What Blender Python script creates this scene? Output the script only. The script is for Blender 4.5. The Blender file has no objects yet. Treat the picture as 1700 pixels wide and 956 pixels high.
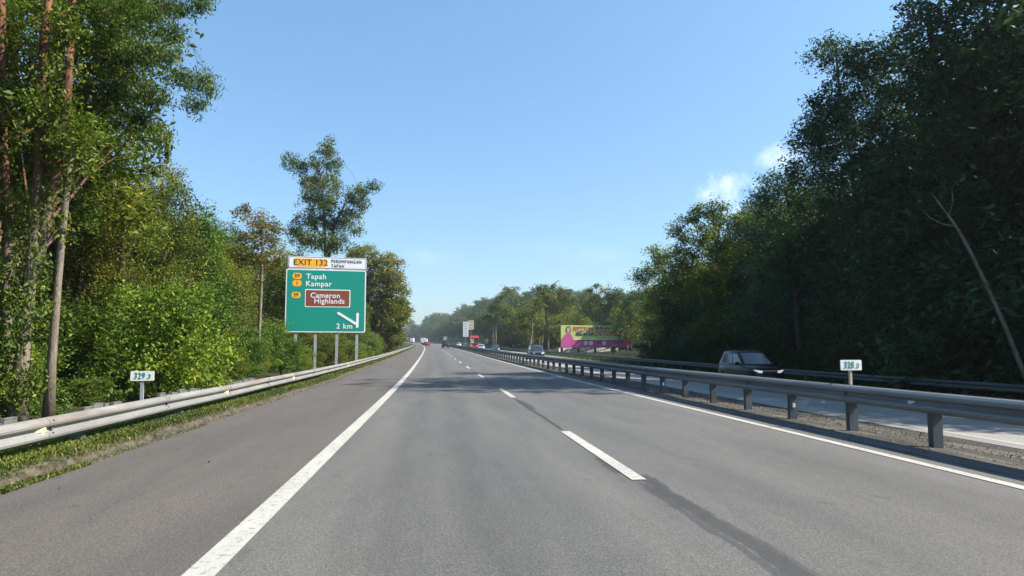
import bpy, bmesh, math, random
import numpy as np
from mathutils import Vector, Matrix

R_ = math.radians
sc = bpy.context.scene
COL = sc.collection

# ------------------------------------------------------------------ camera
FPX, W0, H0 = 1180.0, 1700.0, 956.0
YAW, PITCH, CAMH = math.atan(0.1039), math.atan(99 / 1180.0), 1.44
cam_d = bpy.data.cameras.new('camera')
cam = bpy.data.objects.new('camera', cam_d)
COL.objects.link(cam)
cam.location = (0, 0, CAMH)
cam.rotation_euler = (math.pi / 2 + PITCH, 0, -YAW)
cam_d.sensor_width = 36
cam_d.lens = 36 * FPX / W0
cam_d.clip_start = 0.1
cam_d.clip_end = 12000
sc.camera = cam

# ------------------------------------------------------------------ light
SUN_AZ, SUN_EL = R_(101), R_(42)          # azimuth clockwise from +Y (the road ahead)
sun_d = bpy.data.lights.new('sun', 'SUN')
sun_d.energy = 5.0
sun_d.angle = R_(0.55)
sun_d.color = (1.0, 0.92, 0.80)
sun = bpy.data.objects.new('sun', sun_d)
COL.objects.link(sun)
sdir = Vector((math.sin(SUN_AZ) * math.cos(SUN_EL), math.cos(SUN_AZ) * math.cos(SUN_EL), math.sin(SUN_EL)))
sun.rotation_euler = sdir.to_track_quat('Z', 'Y').to_euler()
sun.location = sdir * 100

world = bpy.data.worlds.new('World')
sc.world = world
world.use_nodes = True
wn, wl = world.node_tree.nodes, world.node_tree.links
wn.clear()
w_out = wn.new('ShaderNodeOutputWorld')
w_bg = wn.new('ShaderNodeBackground')
w_bg.inputs['Strength'].default_value = 0.105
sky = wn.new('ShaderNodeTexSky')
sky.sky_type = 'NISHITA'
sky.sun_disc = False
sky.sun_elevation = SUN_EL
sky.sun_rotation = SUN_AZ
sky.altitude = 0
sky.air_density = 1.0
sky.dust_density = 0.7
sky.ozone_density = 2.2
SKYMUL = (0.87, 1.07, 1.08)
tint = wn.new('ShaderNodeMix'); tint.data_type = 'RGBA'; tint.blend_type = 'MULTIPLY'
tint.inputs[0].default_value = 1.0
tint.inputs[7].default_value = (*SKYMUL, 1)
wl.new(sky.outputs[0], tint.inputs[6])
geo = wn.new('ShaderNodeTexCoord'); sepz = wn.new('ShaderNodeSeparateXYZ'); wl.new(geo.outputs['Generated'], sepz.inputs[0])
zr_ = wn.new('ShaderNodeValToRGB'); wl.new(sepz.outputs[2], zr_.inputs['Fac'])
zr_.color_ramp.elements[0].position = 0.0; zr_.color_ramp.elements[0].color = (0.68, 0.64, 0.72, 1)
zr_.color_ramp.elements[1].position = 0.45; zr_.color_ramp.elements[1].color = (1, 1, 1, 1)
t2 = wn.new('ShaderNodeMix'); t2.data_type = 'RGBA'; t2.blend_type = 'MULTIPLY'; t2.inputs[0].default_value = 1.0
wl.new(tint.outputs[2], t2.inputs[6]); wl.new(zr_.outputs['Color'], t2.inputs[7])
# small fair-weather clouds, fixed in direction
tc = wn.new('ShaderNodeTexCoord')
prev = t2.outputs[2]
def wmath(op, a, b=None, c=None, clamp=False):
    n = wn.new('ShaderNodeMath'); n.operation = op; n.use_clamp = clamp
    for i, v in enumerate((a, b, c)):
        if v is None: continue
        if isinstance(v, (int, float)): n.inputs[i].default_value = v
        else: wl.new(v, n.inputs[i])
    return n.outputs[0]
nz = wn.new('ShaderNodeTexNoise'); nz.inputs['Scale'].default_value = 42; nz.inputs['Detail'].default_value = 7
nz.inputs['Roughness'].default_value = 0.62
wl.new(tc.outputs['Generated'], nz.inputs['Vector'])
def pix_dir(px, py):
    v = Vector(((px - W0 / 2) / FPX, -(py - H0 / 2) / FPX, -1)).normalized()
    return cam.rotation_euler.to_matrix() @ v
def cloud(prev, px, py, rx, ry, amt):
    d = pix_dir(px, py)
    right = Vector((d.y, -d.x, 0)).normalized(); up = right.cross(d)
    def dot(v):
        n = wn.new('ShaderNodeVectorMath'); n.operation = 'DOT_PRODUCT'
        wl.new(tc.outputs['Generated'], n.inputs[0]); n.inputs[1].default_value = v
        return n.outputs['Value']
    a = wmath('DIVIDE', dot(right), rx / FPX); b = wmath('DIVIDE', wmath('SUBTRACT', dot(up), 0.0), ry / FPX)
    q = wmath('ADD', wmath('POWER', wmath('ABSOLUTE', a), 2.0), wmath('POWER', wmath('ABSOLUTE', b), 2.0))
    m = wmath('SUBTRACT', 1.0, q, clamp=True)
    m = wmath('MULTIPLY', m, wmath('GREATER_THAN', dot(d), 0.0))
    m0 = m
    m = wmath('MULTIPLY', wmath('SUBTRACT', wmath('ADD', wmath('MULTIPLY', m, 0.62), wmath('MULTIPLY', nz.outputs['Fac'], 1.5)), 1.0), 1.5, clamp=True)
    m = wmath('MULTIPLY', m, amt)
    m = wmath('MULTIPLY', m, wmath('MULTIPLY', m0, 4.0, clamp=True))
    mx = wn.new('ShaderNodeMix'); mx.data_type = 'RGBA'
    wl.new(m, mx.inputs[0]); wl.new(prev, mx.inputs[6]); mx.inputs[7].default_value = (6.0, 6.4, 7.0, 1)
    return mx.outputs[2]
for cl in ((1207, 318, 60, 42, 0.62), (1292, 260, 52, 36, 0.5), (1240, 350, 50, 20, 0.4), (715, 428, 90, 20, 0.16),
           (910, 410, 120, 14, 0.07), (990, 424, 90, 18, 0.10)):
    prev = cloud(prev, *cl)
wl.new(prev, w_bg.inputs['Color'])
wl.new(w_bg.outputs[0], w_out.inputs['Surface'])

sc.view_settings.view_transform = 'Standard'
sc.view_settings.look = 'None'
sc.view_settings.gamma = 1
sc.view_settings.use_curve_mapping = False
sc.view_settings.exposure = 1.12
sc.render.engine = 'CYCLES'
cy = sc.cycles
cy.max_bounces = 6; cy.diffuse_bounces = 3; cy.glossy_bounces = 3; cy.transmission_bounces = 3
cy.transparent_max_bounces = 6; cy.volume_bounces = 0; cy.use_denoising = True
cy.caustics_reflective = False; cy.caustics_refractive = False
cy.sample_clamp_indirect = 6

# ------------------------------------------------------------------ road alignment
def hermite(xs, ys):
    xs, ys = np.array(xs, float), np.array(ys, float)
    h = np.diff(xs); dl = np.diff(ys) / h
    m = np.zeros(len(xs)); m[0] = dl[0]; m[-1] = dl[-1]
    m[1:-1] = (dl[:-1] * h[1:] + dl[1:] * h[:-1]) / (h[:-1] + h[1:])
    def f(x):
        x = np.asarray(x, float)
        i = np.clip(np.searchsorted(xs, x) - 1, 0, len(xs) - 2)
        t = (np.clip(x, xs[0], xs[-1]) - xs[i]) / h[i]
        v = ((2*t**3-3*t**2+1)*ys[i] + (t**3-2*t**2+t)*h[i]*m[i] + (-2*t**3+3*t**2)*ys[i+1] + (t**3-t**2)*h[i]*m[i+1])
        v = v + np.where(x > xs[-1], (x - xs[-1]) * m[-1], 0) + np.where(x < xs[0], (x - xs[0]) * m[0], 0)
        return v
    return f
_L = hermite([-200, 0, 30, 72, 113, 213, 320, 400, 600, 900, 1300, 2200], [0, 0, .03, .38, .82, 2.5, 5.6, 9.2, 23, 62, 160, 520])
_Z = hermite([-200, 0, 25, 72, 113, 213, 400, 600, 900, 1300, 2200], [0, 0, .0, .25, .62, 1.5, 3.3, 5.5, 9.0, 14, 24])
def Lf(y): return float(_L(y))
def Zf(y): return float(_Z(y))
ZU = ([-900, -300, -60, -14, -9, -7, -5.6, -4.62, -4.45, 7.0, 7.4, 9.4, 10.6, 11.1, 20.0, 20.6, 23, 30, 46, 60, 120, 300, 900],
      [3, 0.5, .3, .1, -.28, -.2, .02, .06, 0, 0, -.02, -.3, -.40, -.40, -.62, -.66, -.7, -.8, 0.2, 2.0, 7.0, 15, 22])
def hill(u, y):
    # wooded rise to the right of the far bend, and higher ground far away
    a = np.clip((np.asarray(y, float) - 190) / 260, 0, 1); a = a * a * (3 - 2 * a)
    b = np.clip((np.asarray(u, float) - 23) / 32, 0, 1); b = b * b * (3 - 2 * b)
    return a * b * 16
def ground(x, y, drop=True):
    u = x + Lf(y)
    return Zf(y) + float(np.interp(u, *ZU)) + float(hill(u, y))
def RP(u, y, dz=0.0):
    """road coordinates (offset u right of the camera's line, distance y) -> world"""
    return Vector((u - Lf(y), y, Zf(y) + float(np.interp(u, *ZU)) + dz))
def heading(y):
    return math.atan2(-(Lf(y + 1) - Lf(y - 1)), 2.0)      # angle of travel direction from +Y (to +X)
CR = cam.rotation_euler.to_matrix()
def at(px, py, d):
    """point seen at photo pixel px,py at depth d metres along the lens axis"""
    v = Vector(((px - W0 / 2) / FPX * d, -(py - H0 / 2) / FPX * d, -d))
    return Vector((0, 0, CAMH)) + CR @ v

# ------------------------------------------------------------------ material helpers
def newmat(name):
    m = bpy.data.materials.new(name); m.use_nodes = True
    nt = m.node_tree
    return m, nt, nt.nodes, nt.links, nt.nodes['Principled BSDF']
def ramp(nodes, links, fac, stops):
    r = nodes.new('ShaderNodeValToRGB')
    while len(r.color_ramp.elements) < len(stops): r.color_ramp.elements.new(0.5)
    for e, (p, c) in zip(r.color_ramp.elements, stops):
        e.position = p; e.color = (*c, 1) if len(c) == 3 else c
    links.new(fac, r.inputs['Fac'])
    return r.outputs['Color']
def noise(nodes, links, vec, scale, detail=4, rough=0.55, dist=0):
    n = nodes.new('ShaderNodeTexNoise'); n.inputs['Scale'].default_value = scale
    n.inputs['Detail'].default_value = detail; n.inputs['Roughness'].default_value = rough
    n.inputs['Distortion'].default_value = dist
    if vec is not None: links.new(vec, n.inputs['Vector'])
    return n.outputs['Fac']
def mixc(nodes, links, fac, a, b, mode='MIX'):
    n = nodes.new('ShaderNodeMix'); n.data_type = 'RGBA'; n.blend_type = mode
    for i, v in ((0, fac), (6, a), (7, b)):
        if isinstance(v, (int, float)): n.inputs[i].default_value = v
        elif isinstance(v, tuple): n.inputs[i].default_value = (*v, 1) if len(v) == 3 else v
        else: links.new(v, n.inputs[i])
    return n.outputs[2]
def math_(nodes, links, op, a, b=None, clamp=False):
    n = nodes.new('ShaderNodeMath'); n.operation = op; n.use_clamp = clamp
    for i, v in enumerate((a, b)):
        if v is None: continue
        if isinstance(v, (int, float)): n.inputs[i].default_value = v
        else: links.new(v, n.inputs[i])
    return n.outputs[0]
def mapping(nodes, links, vec, scale):
    n = nodes.new('ShaderNodeMapping'); n.inputs['Scale'].default_value = scale
    links.new(vec, n.inputs['Vector']); return n.outputs[0]
def bump(nodes, links, h, bsdf, strength, dist):
    b = nodes.new('ShaderNodeBump'); b.inputs['Strength'].default_value = strength; b.inputs['Distance'].default_value = dist
    links.new(h, b.inputs['Height']); links.new(b.outputs[0], bsdf.inputs['Normal'])
def coords(nodes, which='Object'):
    return nodes.new('ShaderNodeTexCoord').outputs[which]

def plain(name, col, rough=0.6, metal=0.0, spec=0.5, var=0.12, scale=8, coat=0):
    m, nt, N, L, b = newmat(name)
    v = coords(N)
    f = noise(N, L, v, scale, 4)
    lo = tuple(c * (1 - var) for c in col); hi = tuple(min(1, c * (1 + var)) for c in col)
    L.new(ramp(N, L, f, [(0.3, lo), (0.7, hi)]), b.inputs['Base Color'])
    b.inputs['Roughness'].default_value = rough; b.inputs['Metallic'].default_value = metal
    b.inputs['Specular IOR Level'].default_value = spec
    b.inputs['Coat Weight'].default_value = coat; b.inputs['Coat Roughness'].default_value = 0.05
    return m

def asphalt(name, shoulder=False, opposite=False):
    m, nt, N, L, b = newmat(name)
    uv = coords(N, 'UV')
    sep = N.new('ShaderNodeSeparateXYZ'); L.new(uv, sep.inputs[0])
    fine = noise(N, L, uv, 70, 3, 0.8)
    mid = noise(N, L, mapping(N, L, uv, (1, .6, 1)), 34, 5, 0.85)
    mid2 = noise(N, L, mapping(N, L, uv, (1, .4, 1)), 6, 4, 0.8)
    mott = noise(N, L, mapping(N, L, uv, (0.9, 0.12, 1)), 1.6, 5, 0.6, 0.4)
    patch = noise(N, L, mapping(N, L, uv, (1.0, 0.05, 1)), 0.9, 3, 0.5)
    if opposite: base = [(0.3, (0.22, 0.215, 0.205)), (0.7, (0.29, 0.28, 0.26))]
    elif shoulder: base = [(0.3, (0.080, 0.073, 0.066)), (0.7, (0.101, 0.091, 0.081))]
    else: base = [(0.3, (0.090, 0.088, 0.085)), (0.7, (0.118, 0.115, 0.110))]
    c = ramp(N, L, mott, base)
    # aggregate speckle
    c = mixc(N, L, 1.0, c, ramp(N, L, fine, [(0.36, (0.50, 0.50, 0.51)), (0.50, (0.97, 0.97, 0.97)), (0.66, (1.60, 1.58, 1.54))]), 'MULTIPLY')
    c = mixc(N, L, 1.0, c, ramp(N, L, mid, [(0.34, (0.62, 0.62, 0.63)), (0.5, (0.98,)*3), (0.66, (1.38, 1.37, 1.35))]), 'MULTIPLY')
    c = mixc(N, L, 1.0, c, ramp(N, L, mid2, [(0.32, (0.92,) * 3), (0.68, (1.07,) * 3)]), 'MULTIPLY')
    c = mixc(N, L, 1.0, c, ramp(N, L, patch, [(0.35, (0.90, 0.90, 0.91)), (0.65, (1.08, 1.08, 1.07))]), 'MULTIPLY')
    if not shoulder:
        # polished wheel tracks and the oily strip between them, wobbling along the lane
        wob = math_(N, L, 'MULTIPLY', math_(N, L, 'SUBTRACT', noise(N, L, mapping(N, L, uv, (0.0, 0.12, 1)), 1.0, 2), 0.5), 0.5)
        uu = math_(N, L, 'ADD', sep.outputs[0], wob)
        for cu, wd, k in (((-0.42, .42, .80), (0.40, .50, .74), (1.15, .40, .90), (3.15, .42, .88), (4.6, .42, .86), (3.9, .35, .9)) if not opposite else ((12.1, .5, .92), (13.8, .5, .92), (15.8, .5, .92), (17.5, .5, .92))):
            dd = math_(N, L, 'DIVIDE', math_(N, L, 'ABSOLUTE', math_(N, L, 'SUBTRACT', uu, cu)), wd)
            g = math_(N, L, 'SUBTRACT', 1.0, dd, clamp=True)
            g = math_(N, L, 'MULTIPLY', g, ramp(N, L, noise(N, L, mapping(N, L, uv, (3, 0.35, 1)), 1.2, 4, .65), [(0.3, (.35,) * 3), (0.65, (1.0,) * 3)]))
            c = mixc(N, L, g, c, mixc(N, L, 1.0, c, (k, k, k), 'MULTIPLY'))
    if not shoulder and not opposite:
        # black bitumen left where an old dashed line was ground off
        wb2 = math_(N, L, 'MULTIPLY', math_(N, L, 'SUBTRACT', noise(N, L, mapping(N, L, uv, (0, 1.1, 1)), 1.0, 3), 0.5), 0.16)
        ed = math_(N, L, 'MULTIPLY', math_(N, L, 'SUBTRACT', noise(N, L, mapping(N, L, uv, (1, .5, 1)), 7, 5, .75), 0.5), 1.5)
        for cu, wd, y0_, y1_, kk in ((2.30, .10, -8, 8.12, .75), (2.09, .06, 8.05, 9.4, .75), (2.17, .045, -8, 7.6, .6), (2.40, .03, -8, 6.0, .45), (2.22, .14, 6.2, 8.1, .35), (2.24, .12, 16.6, 19.6, .75), (2.2, .06, 12.9, 17, .35), (2.2, .07, 24, 60, .3)):
            dd = math_(N, L, 'DIVIDE', math_(N, L, 'ABSOLUTE', math_(N, L, 'SUBTRACT', math_(N, L, 'ADD', sep.outputs[0], wb2), cu)), wd)
            g = math_(N, L, 'MULTIPLY', math_(N, L, 'ADD', math_(N, L, 'SUBTRACT', 1.0, dd), ed), 3.2, clamp=True)
            gy = math_(N, L, 'MULTIPLY', math_(N, L, 'MULTIPLY', math_(N, L, 'SUBTRACT', sep.outputs[1], y0_), 6, clamp=True), math_(N, L, 'MULTIPLY', math_(N, L, 'SUBTRACT', y1_, sep.outputs[1]), 6, clamp=True))
            g = math_(N, L, 'MULTIPLY', math_(N, L, 'MULTIPLY', g, gy), kk)
            c = mixc(N, L, g, c, (0.030, 0.030, 0.032))
    # drips and stains
    sp_ = ramp(N, L, noise(N, L, mapping(N, L, uv, (1, .5, 1)), 3.2, 2, .5), [(0.66, (1,) * 3), (0.74, (.80,) * 3)])
    c = mixc(N, L, 1.0, c, sp_, 'MULTIPLY')
    # scattered dark spots and fine cracks
    vo = N.new('ShaderNodeTexVoronoi'); vo.feature = 'DISTANCE_TO_EDGE'; vo.inputs['Scale'].default_value = 0.8
    L.new(mapping(N, L, uv, (1.3, 0.22, 1)), vo.inputs['Vector'])
    cr = ramp(N, L, vo.outputs['Distance'], [(0.0, (0.62,) * 3), (0.006, (1,) * 3)])
    gate = ramp(N, L, noise(N, L, uv, 0.35, 3), [(0.52, (0,) * 3), (0.6, (1,) * 3)])
    c = mixc(N, L, math_(N, L, 'MULTIPLY', gate, 0.7), c, mixc(N, L, 1.0, c, cr, 'MULTIPLY'))
    L.new(c, b.inputs['Base Color'])
    L.new(ramp(N, L, mid, [(0.3, (0.72,) * 3), (0.7, (0.9,) * 3)]), b.inputs['Roughness'])
    b.inputs['Specular IOR Level'].default_value = 0.42
    bump(N, L, mixc(N, L, 0.4, fine, mid), b, 0.55, 0.012)
    return m

def paint_line(name):
    m, nt, N, L, b = newmat(name)
    uv = coords(N, 'UV')
    f = noise(N, L, uv, 14, 6, 0.75); g = noise(N, L, mapping(N, L, uv, (1, .25, 1)), 2.2, 4, 0.6)
    fine = noise(N, L, uv, 95, 3, 0.75)
    c = ramp(N, L, g, [(0.25, (0.33, 0.33, 0.29)), (0.7, (0.48, 0.47, 0.42))])
    c = mixc(N, L, ramp(N, L, f, [(0.38, (0.95,) * 3), (0.47, (0.0,) * 3)]), c, (0.17, 0.17, 0.16))
    c = mixc(N, L, 1.0, c, ramp(N, L, fine, [(0.36, (0.80,) * 3), (0.5, (1,) * 3)]), 'MULTIPLY')
    L.new(c, b.inputs['Base Color']); b.inputs['Roughness'].default_value = 0.7
    bump(N, L, fine, b, 0.4, 0.008)
    return m

def earth(name, stops, scale=1.2, bs=0.6, stretch=(1, 1, 1), rough=0.95):
    m, nt, N, L, b = newmat(name)
    v = mapping(N, L, coords(N, 'Object'), stretch)
    a = noise(N, L, v, scale, 7, 0.65, 0.3); f = noise(N, L, coords(N, 'Object'), 35, 4, 0.7)
    c = ramp(N, L, a, stops)
    c = mixc(N, L, 1.0, c, ramp(N, L, f, [(0.3, (0.62,) * 3), (0.7, (1.35,) * 3)]), 'MULTIPLY')
    L.new(c, b.inputs['Base Color']); b.inputs['Roughness'].default_value = rough
    b.inputs['Specular IOR Level'].default_value = 0.2
    bump(N, L, mixc(N, L, 0.5, f, a), b, bs, 0.03)
    return m

def leafmat(name, dark, light, odd=None, trans=0.25, rough=0.58):
    """leaf colour varies leaf by leaf ('var'), clump by clump ('tone') and tree by tree (object colour)"""
    m, nt, N, L, b = newmat(name)
    at_ = N.new('ShaderNodeAttribute'); at_.attribute_name = 'var'
    to = N.new('ShaderNodeAttribute'); to.attribute_name = 'tone'
    oi = N.new('ShaderNodeObjectInfo')
    stops = [(0.0, dark), (0.9, light)] + ([(1.0, odd)] if odd else [])
    c = ramp(N, L, at_.outputs['Fac'], stops)
    c = mixc(N, L, 1.0, c, ramp(N, L, to.outputs['Fac'], [(0.0, (0.66, 0.74, 0.8)), (0.5, (1, 1, 1)), (1.0, (1.55, 1.32, 0.95))]), 'MULTIPLY')
    c = mixc(N, L, 1.0, c, oi.outputs['Color'], 'MULTIPLY')
    L.new(c, b.inputs['Base Color']); b.inputs['Roughness'].default_value = rough
    b.inputs['Specular IOR Level'].default_value = 0.22
    t = N.new('ShaderNodeBsdfTranslucent')
    L.new(mixc(N, L, 1.0, c, (1.5, 1.7, 0.7), 'MULTIPLY'), t.inputs['Color'])
    mx = N.new('ShaderNodeMixShader'); mx.inputs[0].default_value = trans
    L.new(b.outputs[0], mx.inputs[1]); L.new(t.outputs[0], mx.inputs[2])
    L.new(mx.outputs[0], N['Material Output'].inputs['Surface'])
    return m

def bark(name, a, c2, scale=3):
    m, nt, N, L, b = newmat(name)
    v = mapping(N, L, coords(N), (1, 1, 0.28))
    f = noise(N, L, v, scale, 6, 0.7, 0.6); g = noise(N, L, v, scale * 7, 4, 0.7)
    c = ramp(N, L, f, [(0.32, a), (0.62, c2)])
    c = mixc(N, L, 1.0, c, ramp(N, L, g, [(0.3, (0.65,) * 3), (0.7, (1.25,) * 3)]), 'MULTIPLY')
    if 'red' in name:                                    # greyer bark low on the stem, flaking red higher up
        sp = N.new('ShaderNodeSeparateXYZ'); L.new(coords(N), sp.inputs[0])
        lowf = math_(N, L, 'SUBTRACT', 1.0, math_(N, L, 'MULTIPLY', math_(N, L, 'SUBTRACT', math_(N, L, 'ADD', sp.outputs[2], math_(N, L, 'MULTIPLY', f, 4.0)), 5.5), 0.4, clamp=True), clamp=True)
        gcol = mixc(N, L, 1.0, ramp(N, L, f, [(0.3, (0.075, 0.062, 0.05)), (0.62, (0.23, 0.19, 0.15))]), ramp(N, L, g, [(0.3, (0.6,) * 3), (0.7, (1.3,) * 3)]), 'MULTIPLY')
        c = mixc(N, L, lowf, c, gcol)
    L.new(c, b.inputs['Base Color']); b.inputs['Roughness'].default_value = 0.9
    b.inputs['Specular IOR Level'].default_value = 0.2
    bump(N, L, mixc(N, L, 0.5, f, g), b, 1.0, 0.05)
    return m

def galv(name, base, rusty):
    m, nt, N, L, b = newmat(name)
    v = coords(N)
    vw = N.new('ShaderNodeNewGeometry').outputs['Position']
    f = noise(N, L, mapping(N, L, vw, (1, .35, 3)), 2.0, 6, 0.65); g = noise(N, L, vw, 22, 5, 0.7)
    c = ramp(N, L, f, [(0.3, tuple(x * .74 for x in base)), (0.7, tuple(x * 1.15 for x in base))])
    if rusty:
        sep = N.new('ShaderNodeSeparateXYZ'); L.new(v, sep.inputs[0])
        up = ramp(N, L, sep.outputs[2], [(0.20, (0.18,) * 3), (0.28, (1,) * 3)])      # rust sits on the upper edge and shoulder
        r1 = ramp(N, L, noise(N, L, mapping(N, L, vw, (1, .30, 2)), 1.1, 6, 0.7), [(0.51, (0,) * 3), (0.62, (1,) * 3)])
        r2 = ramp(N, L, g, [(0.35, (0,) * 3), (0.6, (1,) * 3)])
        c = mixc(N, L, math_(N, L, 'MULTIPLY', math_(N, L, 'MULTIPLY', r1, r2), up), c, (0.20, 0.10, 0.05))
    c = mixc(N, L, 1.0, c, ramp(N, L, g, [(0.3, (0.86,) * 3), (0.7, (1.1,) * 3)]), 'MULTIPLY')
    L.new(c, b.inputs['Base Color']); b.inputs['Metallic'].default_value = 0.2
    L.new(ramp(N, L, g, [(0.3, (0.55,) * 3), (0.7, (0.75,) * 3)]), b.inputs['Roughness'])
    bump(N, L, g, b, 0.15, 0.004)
    return m

M = {}
M['asphalt'] = asphalt('asphalt')
M['asphalt_shoulder'] = asphalt('shoulder_asphalt', shoulder=True)
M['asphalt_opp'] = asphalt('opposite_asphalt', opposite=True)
M['line'] = paint_line('line_paint')
M['tar'] = earth('tar', [(0.3, (0.035, 0.035, 0.037)), (0.7, (0.060, 0.060, 0.061))], 5, 0.4, rough=0.7)
M['soil'] = earth('forest_soil', [(0.25, (0.018, 0.020, 0.008)), (0.5, (0.030, 0.034, 0.012)), (0.75, (0.05, 0.045, 0.02))], 0.9)
M['dirt'] = earth('median_dirt', [(0.36, (0.036, 0.035, 0.034)), (0.54, (0.070, 0.065, 0.058)), (0.74, (0.17, 0.155, 0.13))], 1.5, 0.8, (1.6, 0.35, 1))
M['kerb'] = earth('kerb_concrete', [(0.30, (0.026, 0.030, 0.014)), (0.48, (0.068, 0.058, 0.042)), (0.76, (0.16, 0.135, 0.10))], 5.5, 1.0)
M['verge'] = earth('verge_soil', [(0.3, (0.035, 0.05, 0.012)), (0.7, (0.07, 0.085, 0.022))], 2.5, 0.6)
M['slope'] = earth('grass_slope', [(0.3, (0.05, 0.085, 0.018)), (0.7, (0.13, 0.15, 0.045))], 0.2, 0.3)
M['concrete'] = plain('weathered_concrete', (0.13, 0.13, 0.125), 0.9, var=0.35, scale=4)
M['galv_left'] = galv('galvanised_steel_rusty', (0.245, 0.248, 0.24), True)
M['galv_mid'] = galv('galvanised_steel', (0.20, 0.215, 0.23), False)
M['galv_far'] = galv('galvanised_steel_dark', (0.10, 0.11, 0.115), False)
M['post'] = galv('post_steel', (0.085, 0.095, 0.10), False)
M['block'] = plain('spacer_block', (0.40, 0.32, 0.27), 0.8, var=0.2)
M['reflector'] = plain('reflector_yellow', (0.75, 0.62, 0.32), 0.35)
M['reflector_w'] = plain('reflector_white', (0.60, 0.62, 0.62), 0.4)
M['sign_post'] = galv('sign_post_steel', (0.36, 0.38, 0.39), False)
M['sign_green'] = plain('sign_green', (0.0, 0.25, 0.19), 0.45, var=0.05)
M['sign_white'] = plain('sign_white', (0.78, 0.79, 0.80), 0.45, var=0.04)
M['sign_grey'] = plain('sign_back', (0.34, 0.35, 0.36), 0.6)
M['sign_orange'] = plain('sign_orange', (0.95, 0.42, 0.012), 0.45, var=0.04)
M['sign_brown'] = plain('sign_brown', (0.21, 0.055, 0.028), 0.45, var=0.05)
M['sign_black'] = plain('sign_black', (0.02, 0.022, 0.02), 0.5)
M['km_green'] = plain('km_green', (0.01, 0.20, 0.13), 0.5)
M['km_white'] = plain('km_white', (0.74, 0.75, 0.72), 0.6, var=0.07, scale=12)
M['wood'] = plain('post_wood', (0.42, 0.36, 0.26), 0.8)
M['tyre'] = plain('tyre', (0.018, 0.018, 0.019), 0.85)
M['rim'] = plain('rim', (0.35, 0.35, 0.36), 0.35, metal=0.8)
M['trim'] = plain('trim_black', (0.012, 0.012, 0.013), 0.5)
M['glass'] = plain('car_glass', (0.02, 0.028, 0.035), 0.06, spec=0.9, var=0.05)
M['chrome'] = plain('chrome', (0.75, 0.75, 0.76), 0.18, metal=0.9)
M['lamp'] = plain('lamp_glass', (0.80, 0.82, 0.80), 0.12)
M['lit_lamp_and_trim'] = plain('lit_lamp_and_trim', (0.9, 0.92, 0.9), 0.2)
_b = M['lit_lamp_and_trim'].node_tree.nodes['Principled BSDF']; _b.inputs['Emission Color'].default_value = (1, .97, .85, 1); _b.inputs['Emission Strength'].default_value = 0.2
M['amber'] = plain('lamp_amber', (0.85, 0.75, 0.10), 0.3)
M['tail'] = plain('tail_red', (0.55, 0.02, 0.015), 0.25)
M['plate'] = plain('number_plate', (0.03, 0.03, 0.03), 0.5)
M['lime'] = plain('print_lime', (0.40, 0.48, 0.14), 0.6, var=0.06, scale=0.3)
M['magenta'] = plain('print_magenta', (0.44, 0.055, 0.23), 0.6, var=0.1, scale=0.3)
M['deep_magenta'] = plain('print_deep_magenta', (0.30, 0.03, 0.12), 0.6)
M['print_red'] = plain('print_red', (0.42, 0.03, 0.075), 0.6)
M['print_dark'] = plain('print_dark', (0.03, 0.05, 0.045), 0.6)
M['print_teal'] = plain('print_teal', (0.10, 0.24, 0.19), 0.6)
M['skin_print'] = plain('print_skin', (0.46, 0.27, 0.24), 0.6)
M['print_pale'] = plain('print_pale', (0.62, 0.50, 0.48), 0.6)
M['print_cream'] = plain('print_cream', (0.66, 0.62, 0.36), 0.6)
M['leaf_near'] = leafmat('leaves_near', (0.024, 0.052, 0.008), (0.165, 0.215, 0.030), (0.26, 0.22, 0.05))
M['leaf_mid'] = leafmat('leaves_mid', (0.032, 0.056, 0.010), (0.145, 0.172, 0.028), (0.24, 0.19, 0.05))
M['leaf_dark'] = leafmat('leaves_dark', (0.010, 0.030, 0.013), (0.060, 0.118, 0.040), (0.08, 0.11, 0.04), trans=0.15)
M['leaf_gold'] = leafmat('leaves_gold', (0.045, 0.060, 0.014), (0.20, 0.16, 0.035), (0.34, 0.17, 0.05))
M['leaf_blue'] = leafmat('leaves_feathery', (0.024, 0.054, 0.012), (0.110, 0.160, 0.034), (0.14, 0.17, 0.04))
M['grass'] = leafmat('grass_blades', (0.038, 0.062, 0.014), (0.125, 0.155, 0.036), (0.30, 0.25, 0.11), trans=0.25, rough=0.7)
M['litter'] = plain('dry_litter', (0.15, 0.115, 0.075), 0.9, var=0.5, scale=30)
M['bark_pale'] = bark('bark_pale', (0.085, 0.07, 0.055), (0.26, 0.22, 0.175))
M['bark_red'] = bark('bark_red', (0.045, 0.028, 0.02), (0.20, 0.085, 0.045), 2.6)
M['bark_dark'] = bark('bark_dark', (0.03, 0.026, 0.02), (0.095, 0.08, 0.062))

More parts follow.
